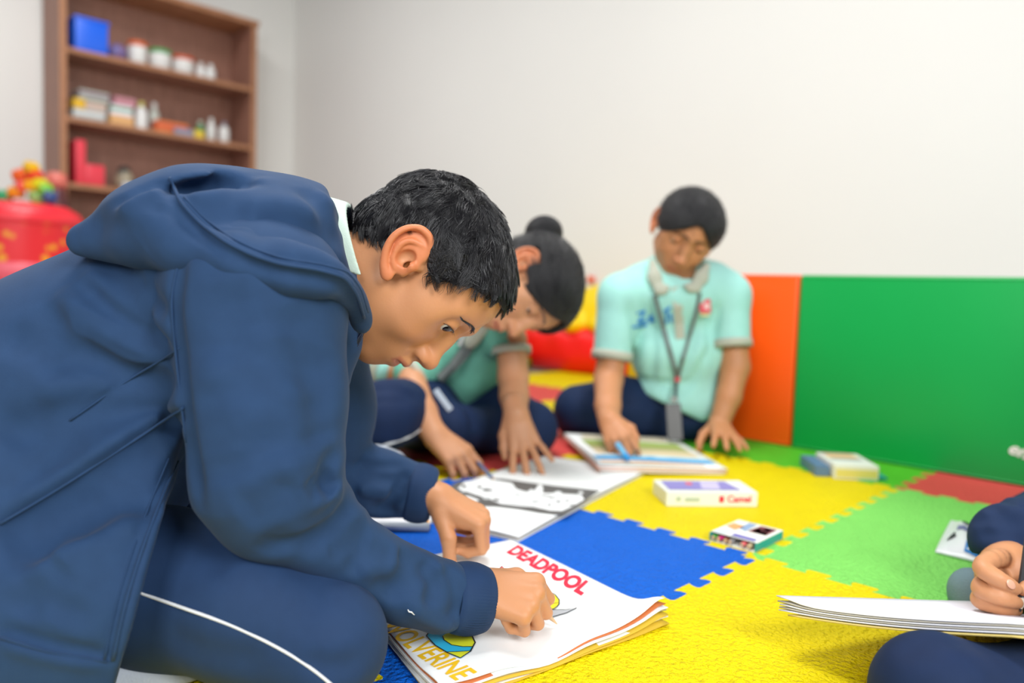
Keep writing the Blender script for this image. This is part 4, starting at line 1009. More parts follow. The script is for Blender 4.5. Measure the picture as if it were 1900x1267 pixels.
def lash_line(fr, R, parent, scale=1.0):
    """dark upper lid edge with lashes over each eye"""
    for s, c in zip((-1, 1), EYES):
        pts = []
        for ph in np.linspace(-60, 60, 13):
            el = math.radians(-30+34*math.sqrt(max(0, 1-(ph/64)**2))); az = math.radians(ph+s*17)
            pts.append(fr+R@((c+0.0151*np.array([math.cos(az)*math.cos(el), math.sin(az)*math.cos(el), math.sin(el)]))*scale))
        b = MB().tube(pts, spr([.0003, .0006, .0007, .0006, .0003], 5, 13), 6)
        for k in range(2, 12, 2):
            d = nrm(pts[k]-(fr+R@(c*scale))); dn = R@np.array([0.25, 0, -0.55]); b.tube([pts[k], pts[k]+(d*0.8+dn*.6)*0.0016, pts[k]+(d*1.3+dn*0.5)*0.0026], [.0003, .0002, .0001], 4)
        b.build('eyelashes', HAIR, parent, smooth=True)
NAIL = mat('fingernail', '#e0a98c', 0.3, spec=0.5)
def fingernail(p, along, out, L, W, parent):
    R_n = axes(along, out); MB().sphere(p, (L, W, 0.0011), mrot(R_n), 16, 8).build('fingernail', NAIL, parent, smooth=True)

# ------------------------------------------------------------------ the boy
BOY = root('person', at(250, 1200, 0.78)*[1, 1, 0], 'person in a navy hooded jacket bent in profile over the lettered drawing book, drawing', 'person')
def cam_frame(xr, xu, xt, zr, zu, zt):
    """head axes from image directions (right, up, toward camera): x = face, z = crown"""
    x = vec(xr, xu, xt); z = vec(zr, zu, zt); return axes(x, z)
HB_ = at(776, 514, 0.852); HR = cam_frame(0.40, -0.9165, 0.03, 0.9165, 0.40, -0.02)
HFb = head_field(0.0013)
nb = HR.T@(at(585, 530, 0.85)-HB_); n0 = np.array([-0.026, 0, -0.030])
HFb.cap(n0, (nb-n0)*0.9+n0, 0.046, 0.050, k=0.03)
HFb.cap((0.005, 0, -0.05), nb*0.8, 0.036, 0.046, k=0.03)
HV, HQ = HFb.surf(2)
body_surfs = [(HB_+HV@HR.T, HQ)]; body_tint = [head_tint(HV)]
ONES = lambda v: np.ones((len(v), 3))
def add_body(F, smooth=2):
    V, Q = F.surf(smooth); body_surfs.append((F.world(V), Q)); body_tint.append(ONES(V))

# --- right hand closed round a pencil, resting on the page
W1 = at(884, 1092, 0.788); X1 = vec(0.95, -0.13, 0.12); Z1 = vec(0.10, 0.80, 0.60)
FH = Field(W1-[0.09]*3, W1+[0.13, 0.13, 0.11], 0.0013)
J1 = hand(FH, W1, X1, Z1, 1, 0.84, curls=((62, 82, 42), (70, 86, 45), (74, 86, 50), (84, 98, 60)), spread=(6, 2, 0, 2),
          thumb=[(0.016, 0.022, -0.006), (0.044, 0.036, -0.012), (0.068, 0.036, -0.026), (0.084, 0.028, -0.040)])
FH.cap(at(840, 1104, 0.775), W1, 0.022, 0.020, k=0.01)
add_body(FH)
# --- left hand holding the top edge of the page
W2 = at(812, 924, 1.003); X2 = vec(0.86, -0.42, 0.05); Z2 = vec(0.42, 0.86, 0.22)
FH2 = Field(W2-[0.10]*3, W2+[0.12]*3, 0.0014)
J2 = hand(FH2, W2, X2, Z2, -1, 0.90, curls=((58, 78, 30), (64, 76, 28), (66, 74, 25), (66, 72, 25)), spread=(2, 0, -2, -6),
          thumb=[(0.014, 0.021, -0.010), (0.040, 0.036, -0.030), (0.056, 0.036, -0.062), (0.064, 0.030, -0.090)])
FH2.cap(at(770, 908, 1.015), W2, 0.022, 0.020, k=0.01)
add_body(FH2)
# --- trunk and arms inside the clothes, so the body is whole
FT = Field(at(250, 700, 0.8)-[0.6]*3, at(250, 700, 0.8)+[0.6]*3, 0.012)
FT.chain([at(-60, 1060, .80), at(180, 760, .80), at(420, 590, .82), at(600, 520, .85)], [.09, .085, .085, .045], k=0.03)
FT.chain([at(470, 540, .73), at(500, 890, .70), at(650, 1028, .722), at(860, 1106, .78)], [.036, .026, .018, .014], k=0.02)
FT.chain([at(560, 560, .92), at(600, 855, 1.005), at(790, 922, 1.030)], [.030, .022, .014], k=0.02)
FT.cap(at(420, 590, .82), at(470, 540, .73), .05, .04, k=0.02); FT.cap(at(420, 590, .82), at(560, 560, .92), .05, .04, k=0.02)
add_body(FT)

# --- jacket
J = wfield((-130, 300), (880, 1330), 0.56, 1.12, 0.0027)
A = lambda r, u, t: vec(r, u, t)
SP = vec(0.80, 0.60, 0.0); TOC = vec(0.0, 0.0, 1.0)     # along the spine, towards the camera
R3 = axes(SP, TOC)                                    # columns: spine, across(belly/back), lateral
def je(x, y, d, rs, ra, rl, k=0.05): J.ell(at(x, y, d), (rs, ra, rl), R3, k=k)
je(425, 590, 0.83, 0.150, 0.120, 0.150, 0)
je(250, 690, 0.82, 0.17, 0.132, 0.155)
je(90, 800, 0.81, 0.17, 0.150, 0.160)
je(-80, 960, 0.80, 0.20, 0.175, 0.180)
je(-160, 1130, 0.80, 0.16, 0.17, 0.18)
je(545, 530, 0.84, 0.065, 0.080, 0.105)               # neck yoke
# near sleeve
J.cap(at(440, 575, .725), at(470, 560, .70), .078, .080, k=.05)
J.chain([at(478, 560, .70), at(488, 740, .685), at(500, 880, .675)], [.080, .0725, .064], k=.012)
J.chain([at(500, 885, .675), at(515, 930, .682), at(598, 985, .705), at(650, 1026, .72), at(700, 1056, .733), at(750, 1085, .748), at(815, 1105, .770)], [.062, .050, .040, .034, .0315, .034, .0365], k=.015)
# far sleeve
J.chain([at(560, 560, .93), at(590, 760, .99), at(600, 870, 1.01)], [.075, .068, .055], k=.03)
J.chain([at(600, 885, 1.0), at(700, 895, 1.018), at(758, 908, 1.020)], [.045, .041, .0375], k=.02)
# front edge by the throat
J.chain([at(640, 575, .80), at(630, 640, .80), at(612, 700, .81)], [.015, .017, .022], k=.02)
# skirt of the jacket over the hip
SK = wfield((-130, 300), (880, 1330), 0.56, 1.12, 0.0027)
SK.chain([at(20, 930, .73), at(70, 1130, .71), at(80, 1330, .73)], [.115, .120, .122], k=.03)
SK.chain([at(240, 880, .715), at(210, 1090, .685), at(170, 1330, .69)], [.068, .082, .085], k=.03)
pA, pB = at(332, 840, .66), at(214, 1267, .63); nn_ = nrm(np.cross(pB-pA, ray(300, 1000)))
if nn_@RGT < 0: nn_ = -nn_
SK.plane(pA, nn_, k=0.004)
J.D = np.minimum(J.D, SK.D) if False else J.D
hh_ = np.maximum(0.012-np.abs(J.D-SK.D), 0)/0.012; J.D = np.minimum(J.D, SK.D)-hh_*hh_*0.003
# folds pressed into the cloth
fold = J.pstroke
fold([(335, 480), (316, 560), (335, 700), (352, 830), (372, 930)], .008, 0.0170)                # armhole seam
fold([(335, 480), (360, 462), (470, 470)], .005, 0.0068)
fold([(145, 520), (220, 590), (318, 650)], .012, 0.0102); fold([(215, 450), (262, 520), (316, 580)], .012, 0.0102)
fold([(90, 560), (100, 640), (200, 690), (330, 690)], .014, 0.0102); fold([(250, 480), (290, 520), (320, 560)], .008, -0.0068)
fold([(160, 500), (230, 560), (318, 615)], .010, -0.0068); fold([(0, 620), (60, 640), (130, 690)], .014, 0.0085)
fold([(130, 780), (230, 710), (330, 650)], .004, 0.0037)                                     # side seam
fold([(0, 985), (110, 920), (230, 842), (345, 765)], .007, .026); fold([(0, 958), (110, 893), (230, 817), (345, 742)], .010, -.009)   # pocket edge
fold([(0, 1012), (110, 948), (230, 872), (330, 806)], .017, .026); fold([(0, 1045), (110, 985), (230, 912), (320, 860)], .022, .012); fold([(590, 884), (596, 898), (606, 908)], .009, .030)
fold([(338, 842), (300, 930), (268, 1020), (238, 1120), (214, 1230)], .006, -.007); fold([(322, 842), (284, 930), (252, 1020), (222, 1120), (200, 1230)], .005, .006)
fold([(120, 1000), (220, 950), (300, 930)], .018, 0.0119); fold([(40, 1080), (150, 1010), (280, 960)], .018, -0.0085)
fold([(0, 1172), (90, 1200), (200, 1218)], .006, 0.0085); fold([(0, 1190), (90, 1216), (200, 1234)], .006, -0.0051)     # hem
fold([(100, 1160), (170, 1060), (250, 960)], .020, 0.0102)
fold([(600, 880), (612, 905), (622, 915)], .008, 0.0204); fold([(480, 1030), (560, 975), (640, 935)], .010, 0.0153)       # elbow
fold([(500, 1000), (560, 965), (622, 925)], .009, -0.0085); fold([(560, 1030), (620, 990), (690, 980)], .009, 0.0085)
fold([(600, 960), (625, 925), (612, 895)], .007, -0.0085); fold([(640, 1060), (690, 1030), (740, 1030)], .009, 0.0102)
fold([(690, 1080), (740, 1100), (800, 1060)], .008, 0.0102); fold([(735, 1030), (775, 1040), (800, 1075)], .006, 0.0102)
fold([(800, 1060), (835, 1100), (845, 1150)], .008, 0.0102); fold([(760, 1120), (800, 1150), (840, 1165)], .008, -0.0085)
fold([(840, 1065), (862, 1100), (866, 1160)], .005, 0.0085)
fold([(520, 620), (505, 760), (520, 870)], .03, 0.0085); fold([(600, 640), (590, 760), (600, 830)], .022, 0.0085); fold([(420, 640), (415, 760), (430, 880)], .025, -0.0085)
fold([(560, 700), (548, 800), (520, 900)], .016, -0.0068); fold([(440, 960), (500, 940), (560, 900)], .016, 0.0085)
fold([(660, 870), (720, 890), (760, 880)], .008, 0.0102); fold([(690, 960), (725, 935), (748, 890)], .007, 0.0136); fold([(640, 900), (690, 915), (730, 915)], .008, -0.0068)
fold([(628, 838), (606, 868), (598, 892), (612, 912)], .007, .016); fold([(560, 1008), (620, 972), (650, 945)], .007, .016); fold([(500, 1012), (570, 1000), (630, 975)], .009, .012)
fold([(520, 985), (580, 945), (625, 905)], .009, -.010); fold([(610, 1030), (650, 1010), (690, 1010)], .010, .012); fold([(660, 1060), (700, 1030), (740, 1035)], .010, -.008)
fold([(712, 1105), (745, 1075), (768, 1045)], .010, .012); fold([(780, 1040), (805, 1080), (800, 1130)], .009, .013); fold([(822, 1050), (845, 1095), (848, 1150)], .007, .010); fold([(800, 1045), (828, 1085), (826, 1140)], .009, -.007)
fold([(420, 520), (450, 640), (455, 760)], .022, .007); fold([(540, 560), (575, 680), (585, 790)], .020, .007); fold([(480, 600), (500, 700), (495, 820)], .020, -.006); fold([(390, 700), (400, 800), (430, 900)], .018, .007)
fold([(130, 640), (220, 680), (320, 720)], .012, .010); fold([(60, 740), (160, 720), (280, 660)], .014, -.007); fold([(0, 820), (100, 760), (200, 720)], .016, .008); fold([(180, 480), (240, 560), (310, 640)], .010, .012); fold([(110, 540), (190, 610), (310, 680)], .012, -.008)
fold([(60, 1050), (130, 960), (210, 920)], .014, .009); fold([(120, 1130), (190, 1040), (250, 940)], .014, -.007); fold([(30, 1150), (70, 1080), (120, 1040)], .014, .008)
fold([(655, 862), (700, 866), (752, 862)], .007, .009); fold([(700, 950), (735, 915), (757, 870)], .007, .010); fold([(660, 930), (705, 945), (740, 950)], .008, .008)
JK = fieldobj('jacket', J, NAVY, BOY, 1)
def seam(F, pix, r, name='seam', m=NAVY, parent=None, off=0.0006, n=5):
    pp = []
    for i in range(len(pix)-1):
        for t in np.linspace(0, 1, n, endpoint=False): pp.append(np.array(pix[i])*(1-t)+np.array(pix[i+1])*t)
    pp.append(np.array(pix[-1])); R = np.array([F.march(*p) for p in pp])
    for _ in range(2): R[1:-1] = 0.25*R[:-2]+0.5*R[1:-1]+0.25*R[2:]
    MB().tube(list(R-FWD*off), r, 6).build(name, m, parent, smooth=True)
seam(J, [(130, 780), (230, 710), (300, 668), (335, 645)], .0011, parent=JK)
seam(J, [(330, 856), (296, 935), (262, 1025), (233, 1120), (210, 1225)], .0016, parent=JK)
seam(J, [(314, 850), (278, 935), (245, 1025), (216, 1120), (194, 1225)], .0010, parent=JK)
seam(J, [(0, 1182), (90, 1209), (200, 1227)], .0011, parent=JK)
seam(J, [(0, 972), (110, 907), (230, 830), (340, 757)], .0014, parent=JK)
seam(J, [(334, 478), (317, 556), (330, 690), (346, 820)], .0012, parent=JK)
# --- hood lying on the back
HO = wfield((60, 250), (720, 680), 0.58, 1.02, 0.0026)
R4 = axes(vec(0.98, -0.20, 0), TOC); R5 = axes(vec(0.87, 0.49, 0), TOC)
HO.ell(at(492, 438, .80), (.096, .062, .150), R4, k=0); HO.ell(at(580, 462, .80), (.060, .060, .135), R4, k=.03)
for d_, x_, y_ in ((.69, 150, 446), (.74, 168, 436), (.79, 200, 424), (.84, 250, 410)): HO.cap(at(x_, y_, d_), at(335, 418, d_), .009, .036, k=.04, flat=(RGT*.1+FWD, .7))
HO.ell(at(392, 444, .78), (.075, .042, .150), R4, k=.03)
HO.chain([at(165, 447, .70), at(250, 446, .672), at(340, 464, .652), at(440, 482, .640), at(540, 503, .640), at(600, 514, .655), at(640, 536, .69), at(664, 585, .745)], [.008, .010, .015, .017, .016, .012, .008, .006], k=.025)
HO.plane(at(608, 350, .8), np.cross(at(682, 620, .8)-at(608, 350, .8), ray(650, 480)), k=.006)
HO.ell(at(655, 520, .86), (.058, .075, .080), R4, k=.004, op='sub')     # room for the neck
HO.chain(spl([at(600, 505, .645), at(636, 526, .668), at(658, 553, .700), at(669, 583, .730), at(672, 606, .745)], 4), spr([.008, .0075, .007, .0065, .005], 5, 17), k=.010)
hf = HO.pstroke
HO.ell(HO.march(402, 338)-FWD*.004, (.045, .009, .035), axes(vec(.985, .17, 0), TOC), k=.006, op='sub'); hf([(330, 352), (380, 345), (430, 334), (480, 322)], .008, .010); hf([(345, 372), (420, 358), (500, 330)], .008, -.004)
rim = [(316, 330), (335, 375), (372, 415), (420, 450), (470, 474), (520, 490), (590, 500), (640, 514), (664, 548), (676, 590)]
hf(rim, .0045, -.0045, 4); hf([(x-6, y+13) for x, y in rim], .0055, .007, 4); hf([(x+6, y-9) for x, y in rim], .0030, .0022, 4)
hf([(440, 385), (530, 380), (600, 400)], .014, -.005); hf([(470, 410), (560, 420), (630, 450)], .014, .006); hf([(560, 345), (600, 390), (640, 470)], .012, .006)
hf([(585, 350), (620, 390), (650, 450)], .008, -.004); hf([(440, 420), (520, 450), (620, 480)], .012, -.004); hf([(150, 430), (230, 400), (310, 370)], .014, .005)
hf([(200, 385), (260, 352), (310, 338)], .006, .006); hf([(215, 395), (262, 365), (312, 352)], .006, -.004)
HD = fieldobj('hood', HO, NAVY, JK, 1)
seam(HO, rim, .0016, 'hood_hem', parent=HD); seam(HO, [(x+7, y-10) for x, y in rim[1:]], .0010, 'hood_hem', parent=HD)
# --- ribbed cuffs
def cuff(p0, p1, r0, r1, name='cuff', parent=JK, n=72, flatten=1.0):
    p0, p1 = np.asarray(p0), np.asarray(p1); t = nrm(p1-p0); a = axes(t, np.array([0.05, 0.1, 1.0])); V = []; Fc = []; rows = 14
    for i in range(rows):
        u = i/(rows-1); c = p0+(p1-p0)*u; r = r0+(r1-r0)*u+0.0035*math.sin(PI*u)*0.9
        if i == rows-1: r -= 0.004
        if i == 0: r -= 0.003
        for k in range(n*2):
            ph = PI*k/n; rr = r+(0.0009 if k % 2 else -0.0007)*min(1, 3*u, 3*(1-u))
            V.append(c+rr*(a[:, 1]*math.cos(ph)+a[:, 2]*math.sin(ph)*flatten))
    m = n*2
    for i in range(rows-1):
        for k in range(m): Fc.append((i*m+k, i*m+(k+1) % m, (i+1)*m+(k+1) % m, (i+1)*m+k))
    return meshobj(name, V, Fc, NAVYD, parent)
cuff(at(836, 1108, .776), at(903, 1112, .793), .0335, .0312)
cuff(at(757, 910, 1.018), at(806, 920, 1.020), .0368, .034)
# --- zip, its pull and the thread on the sleeve
zl = [at(676, 606, .785), at(663, 632, .79), at(646, 664, .79), at(631, 694, .80)]
MB().tube(zl, .0022, 8).build('zip', mat('zip_navy', '#141f38', 0.5), JK, smooth=True)
b = MB()
for t in np.linspace(0.12, 1, 26):
    k = t*3; i = min(2, int(k)); p = zl[i]*(1-(k-i))+zl[i+1]*(k-i)+RGT*0.003; b.box(p, (.0012, .0012, .0012), mrot(axes(RGT, UP)))
tag(b.build('zip_teeth', mat('zip_metal', '#5c5f66', 0.35, metal=0.8), JK), kind='stuff')
MB().box(zl[0]+RGT*.001-FWD*.003, (.006, .006, .003), mrot(axes(RGT, -FWD)), bev=.001).build('zip_pull', mat('steel', '#d7dade', 0.25, metal=0.9), JK)
q_ = [J.march(*p)-FWD*.001 for p in ((757, 1130), (759, 1134), (764, 1135), (769, 1140))]
MB().tube(q_, [.0004, .0007, .0007, .0004], 6).build('loose_thread', PIPING, JK)
# --- shirt collar
FC = Field(at(610, 500, .84)-[0.12]*3, at(610, 500, .84)+[0.12]*3, 0.0018)
c0, c1 = at(560, 488, .845), at(700, 515, .845); FC.cap(c0, c1, .078, .070, k=0)
FC.cap(c0-(c1-c0)*.5, c1+(c1-c0)*.5, .0745, .0625, k=.002, op='sub')
cn = nrm(np.cross(FWD, at(652, 388, .845)-at(664, 492, .775))); cn = cn if cn@RGT > 0 else -cn
FC.plane(at(664, 492, .775), cn); FC.plane(c0, -nrm(c1-c0)); FC.plane(at(664, 510, .775), nrm(-UP-RGT*.3))
fieldobj('shirt_collar', FC, mat('collar_mint', '#c9dccf', 0.8, 0.2, 700), BOY)
# --- trousers
TR = wfield((-60, 880), (760, 1360), 0.57, 1.12, 0.0036)
TR.chain([at(40, 1110, .83), at(300, 1090, .735), at(470, 1125, .70), at(605, 1182, .685)], [.080, .070, .062, .0515], k=.03)
TR.chain([at(600, 1205, .69), at(420, 1275, .76), at(260, 1290, .84)], [.045, .040, .036], k=.03)
TR.chain([at(40, 1000, .86), at(330, 1000, .96), at(520, 1010, 1.02)], [.095, .075, .055], k=.03)
TR.plane((0, 0, 0.001), (0, 0, -1))
tf = TR.pstroke
tf([(430, 960), (500, 1010), (600, 1065)], .016, .005); tf([(560, 1230), (610, 1240), (680, 1230)], .010, .006); tf([(350, 940), (400, 1000), (420, 1060)], .014, .005)
tf([(300, 1180), (400, 1215), (500, 1225)], .014, .004)
TRO = fieldobj('trousers', TR, NAVYD, BOY, 2)
pp = [TR.march(x, y)-FWD*.0004 for x, y in ((238, 1090), (270, 1103), (310, 1117), (350, 1131), (390, 1145), (430, 1160), (470, 1178), (510, 1198), (550, 1221), (585, 1245), (612, 1267), (630, 1285))]
MB().tube(spl(pp, 4), .0014, 8).build('side_piping', PIPING, TRO, smooth=True)
FS = Field(at(300, 1260, .74)-[.16]*3, at(300, 1260, .74)+[.16]*3, .003)
FS.chain([at(400, 1262, .74), at(300, 1262, .715), at(225, 1265, .70)], [.030, .032, .030], k=.02)
FS.plane((0, 0, 0.001), (0, 0, -1)); FS.D += 0
fieldobj('sock', FS, mat('sock_grey', '#b4bcc8', 0.9, 0.3, 500, 0.05, 40), BOY)
# --- eyes, brows, hair
V_, Q_ = join_surfs(body_surfs); bo = meshobj('body', V_, Q_, SKIN, BOY); set_tint(bo, np.concatenate(body_tint))
eye_parts(HB_, HR, BOY, (0.90, -0.42, -0.30))
lash_line(HB_, HR, BOY)
t_ = J2[4]
def pix(P): v = P-CAM; z_ = v@FWD; return 950+FPX*(v@RGT)/z_, 633.5-FPX*(v@UP)/z_
tm = t_[3]*.9+t_[2]*.1; fingernail(FH2.march(*pix(tm)), t_[3]-t_[2], -FWD+RGT*.15, .0060, .0046, BOY)
hair_build('hair', HB_, HR, BOY, n=18000, gravity=HR.T@np.array([0, 0, -1.0]))
brow_hair('eyebrows', HB_, HR, BOY, F=HFb)
# --- pencil in the fist
tipp = at(1000, 1160, .83); tipp[2] = 0.016
g0 = (J1[0][3]+J1[4][3])/2
r_ = root('pencil', g0, 'pencil gripped inside the drawing fist over the lettered page', 'pencil')
d_ = nrm(g0-np.array([g0[0]+.02, g0[1]+.015, .016]))
MB().tube([g0-d_*.02, g0+d_*.05], .0034, 6).build('shaft', plastic('#c03a34'), r_)
MB().tube([g0-d_*.034, g0-d_*.02], [.0006, .0034], 8).build('sharpened_tip', WOODT, r_)

# ------------------------------------------------------------------ the other children
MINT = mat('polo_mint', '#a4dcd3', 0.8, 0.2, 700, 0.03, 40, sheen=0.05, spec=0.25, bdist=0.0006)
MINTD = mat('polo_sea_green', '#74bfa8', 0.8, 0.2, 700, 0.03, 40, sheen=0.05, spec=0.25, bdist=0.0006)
TRIM = mat('polo_trim_grey', '#b4b6a6', 0.8, 0.2, 700)
LANY = mat('lanyard_grey', '#646c6a', 0.6); NAVYP = mat('navy_trousers', '#152748', 0.75, 0.2, 900, 0.06, 50, spec=0.22, bdist=0.0006)
class Body:
    """collects the skin of one child into a single mesh"""
    def __init__(s): s.S = []; s.T = []
    def add(s, F, tint=None, smooth=2):
        V, Q = F.surf(smooth); s.S.append((F.world(V), Q)); s.T.append(np.ones((len(V), 3)) if tint is None else tint(V))
    def head(s, c, R, scale=1.0, neck=None, girl=True, h=0.0024):
        F = head_field(h, girl)
        if neck is not None:
            n1 = R.T@(neck-c)/scale; F.cap((-0.022, 0, -0.03), n1, 0.042, 0.044, k=0.025)
        V, Q = F.surf(2); s.S.append((c+scale*(V@R.T), Q)); s.T.append(head_tint(V)); return F
    def build(s, m, parent):
        V, Q = join_surfs(s.S); o = meshobj('body', V, Q, m, parent); set_tint(o, np.concatenate(s.T)); return o
def ribbon(name, pts, w, m, parent, off=0.002, th=0.0012):
    """flat strap through points, its broad side to the viewer"""
    b = MB()
    for i in range(len(pts)-1):
        a, c = np.asarray(pts[i])-FWD*off, np.asarray(pts[i+1])-FWD*off; x = nrm(c-a)
        b.box((a+c)/2, (np.linalg.norm(c-a)*1.05, w, th), mrot(axes(x, -FWD)))
    return b.build(name, m, parent)
def ring(name, p0, p1, r, m, parent, th=0.004):
    p0, p1 = np.asarray(p0), np.asarray(p1); b = MB(); t = nrm(p1-p0); a = axes(t, np.array([0.05, 0.1, 1.0])); n = 28; V = []; Fc = []
    for u, rr in ((0, r), (0, r+th), (0.5, r+th*1.2), (1, r+th), (1, r)):
        for k in range(n): V.append(p0+(p1-p0)*u+rr*(a[:, 1]*math.cos(2*PI*k/n)+a[:, 2]*math.sin(2*PI*k/n)))
    for i in range(4):
        for k in range(n): Fc.append((i*n+k, i*n+(k+1) % n, (i+1)*n+(k+1) % n, (i+1)*n+k))
    return meshobj(name, V, Fc, m, parent)

# ================= right girl, colouring with a blue crayon
def g3(x, y, d): return at(x, y, d-0.10*min(1, max(0, (d-1.83)/0.15)))
G3 = root('person', g3(1240, 800, 2.0)*[1, 1, 0], 'person in mint polo and grey lanyard, sitting by the orange pad with a blue marker', 'person')
B3 = Body(); H3 = g3(1270, 437, 1.90); R3_ = axes(vec(-0.14, -0.56, 0.80), vec(0.36, 0.80, 0.52))
F3 = B3.head(H3, R3_, 1.0, g3(1255, 545, 2.00))
SH3 = wfield((1085, 1410), (460, 460), 1.78, 2.22, 0.005) if False else wfield((1085, 460), (1415, 810), 1.78, 2.22, 0.0048)
SH3.cap(g3(1212, 548, 2.02), g3(1300, 545, 2.02), .082, .082, k=0)
SH3.cap(g3(1228, 650, 2.03), g3(1285, 650, 2.03), .082, .082, k=.05)
SH3.cap(g3(1240, 735, 2.06), g3(1285, 740, 2.06), .082, .078, k=.05)
SH3.cap(g3(1250, 500, 2.00), g3(1258, 545, 2.0), .052, .07, k=.05)
SH3.cap(g3(1185, 532, 2.0), g3(1155, 550, 1.98), .050, .056, k=.03); SH3.cap(g3(1325, 528, 2.0), g3(1350, 548, 2.0), .050, .054, k=.03)
FS3 = wfield((1085, 460), (1415, 810), 1.78, 2.22, 0.0048)
FS3.cap(g3(1152, 552, 1.98), g3(1134, 680, 1.94), .056, .046, k=0); FS3.plane(g3(1136, 662, 1.94), g3(1134, 680, 1.94)-g3(1150, 560, 1.98), k=.002)
FS3b = wfield((1085, 460), (1415, 810), 1.78, 2.22, 0.0048)
FS3b.cap(g3(1350, 548, 2.0), g3(1357, 655, 1.98), .054, .046, k=0); FS3b.plane(g3(1357, 638, 1.98), g3(1357, 655, 1.98)-g3(1350, 560, 2.0), k=.002)
SH3.plane(g3(1240, 752, 2.0), nrm(np.cross(g3(1330, 780, 2.0)-g3(1165, 700, 2.0), FWD))*(1 if np.cross(g3(1330, 780, 2.0)-g3(1165, 700, 2.0), FWD)@UP < 0 else -1), k=.004)
for Q_ in (FS3, FS3b):
    hh_ = np.maximum(0.02-np.abs(SH3.D-Q_.D), 0)/0.02; SH3.D = np.minimum(SH3.D, Q_.D)-hh_*hh_*0.005
SH3.ell(g3(1270, 470, 1.93), (.055, .055, .075), None, k=.006, op='sub')
for px in ([(1165, 560), (1180, 620), (1172, 680)], [(1335, 560), (1318, 620), (1325, 690)], [(1200, 560), (1215, 640), (1205, 720)], [(1290, 600), (1275, 680), (1240, 730)], [(1320, 640), (1290, 700), (1250, 745)], [(1180, 700), (1230, 715), (1290, 710)]):
    SH3.pstroke(px, .011, .013)
P3_ = fieldobj('polo_shirt', SH3, MINT, G3)
ring('sleeve_trim', g3(1136.5, 652, 1.943), g3(1134.5, 668, 1.938), .0455, TRIM, P3_); ring('sleeve_trim', g3(1356.5, 630, 1.982), g3(1357.5, 645, 1.979), .0455, TRIM, P3_)
FC3 = wfield((1180, 440), (1330, 570), 1.70, 2.06, 0.004)
for pts, r in (([(1206, 488), (1213, 515), (1222, 538)], [.009, .0155, .011]), ([(1222, 538), (1230, 538), (1238, 534)], [.011, .009, .006]), ([(1306, 496), (1299, 516), (1288, 532)], [.009, .0155, .011]), ([(1292, 536), (1280, 534), (1268, 530)], [.010, .009, .005])):
    pp = [SH3.march(*p) for p in pts]; dmin = min((p-CAM)@FWD for p in pp)
    FC3.chain([p-FWD*(((p-CAM)@FWD-dmin)*0.7+.006) for p in pp], r, k=.006, flat=(FWD, .42))
fieldobj('collar', FC3, TRIM, P3_)
sp3 = lambda *ps: [SH3.march(*p) for p in ps]
ribbon('placket', sp3((1254, 533), (1258, 570), (1260, 600), (1262, 628)), .022, TRIM, P3_, .002)
ln3 = root('lanyard', g3(1250, 640, 1.9), 'grey lanyard with red clip and dark badge, on the person before the orange pad', 'lanyard')
ribbon('strap', sp3((1214, 548), (1222, 580), (1230, 610), (1240, 645), (1250, 680), (1254, 698)), .010, LANY, ln3, .009); ribbon('strap', sp3((1297, 545), (1288, 590), (1276, 630), (1266, 665), (1257, 698)), .008, LANY, ln3, .009)
pc = SH3.march(1255, 702)-FWD*.010; MB().box(pc, (.014, .016, .006), mrot(axes(RGT, -FWD)), bev=.002).build('clip', plastic('#cf4a58'), ln3)
pe = g3(1252, 745, 1.86); ribbon('strap_end', [pc+FWD*.004, pe], .008, mat('strap_black', '#2a2c30', .6), ln3, 0.0)
MB().box(g3(1251, 782, 1.85), (.036, .088, .003), mrot(axes(vec(1, 0.02, 0), vec(0, .2, .98))), bev=.001).build('badge_holder', mat('badge_dark', '#3c3a38', 0.35), ln3)
MB().box(g3(1251, 741, 1.853), (.018, .012, .004), mrot(axes(RGT, -FWD))).build('badge_clip', mat('steel', '#d7dade', 0.25, metal=0.9), ln3)
BLUE_T = ink('embroidery_blue', '#2a86cc')
em = MB()
for a, b in (((1181, 581), (1196, 577)), ((1196, 577), (1183, 598)), ((1183, 598), (1199, 595)), ((1203, 590), (1212, 585)), ((1212, 585), (1205, 597)), ((1205, 597), (1214, 595)), ((1232, 578), (1244, 570)), ((1238, 574), (1236, 600)), ((1244, 582), (1246, 598)), ((1174, 607), (1200, 603))):
    em.tube([SH3.march(*a)-FWD*.0015, SH3.march(*b)-FWD*.0015], .0030, 6)
tag(em.build('embroidered_script', BLUE_T, P3_), kind='stuff')
pl = SH3.march(1308, 568)-FWD*.002; MB().box(pl, (.026, .032, .002), mrot(axes(vec(1, .06, 0), -FWD))).build('red_emblem', ink('emblem_red', '#e0495a'), P3_)
MB().box(pl-FWD*.0015+RGT*.003, (.012, .014, .001), mrot(axes(RGT, -FWD))).build('emblem_mark', ink('emblem_pale', '#f0c9c6'), P3_); MB().box(pl-UP*.021-FWD*.0005, (.020, .006, .001), mrot(axes(RGT, -FWD))).build('emblem_base', ink('emblem_gold', '#d8c98a'), P3_)
A3 = wfield((1085, 590), (1190, 840), 1.60, 2.0, 0.003)
A3.chain([g3(1142, 610, 1.95), g3(1129, 705, 1.90), g3(1128, 752, 1.765), g3(1131, 785, 1.70)], [.037, .034, .029, .024], k=.01); B3.add(A3)
W3 = g3(1131, 780, 1.690); X3 = vec(.22, -.55, .80); Z3 = vec(-.35, .72, .60)
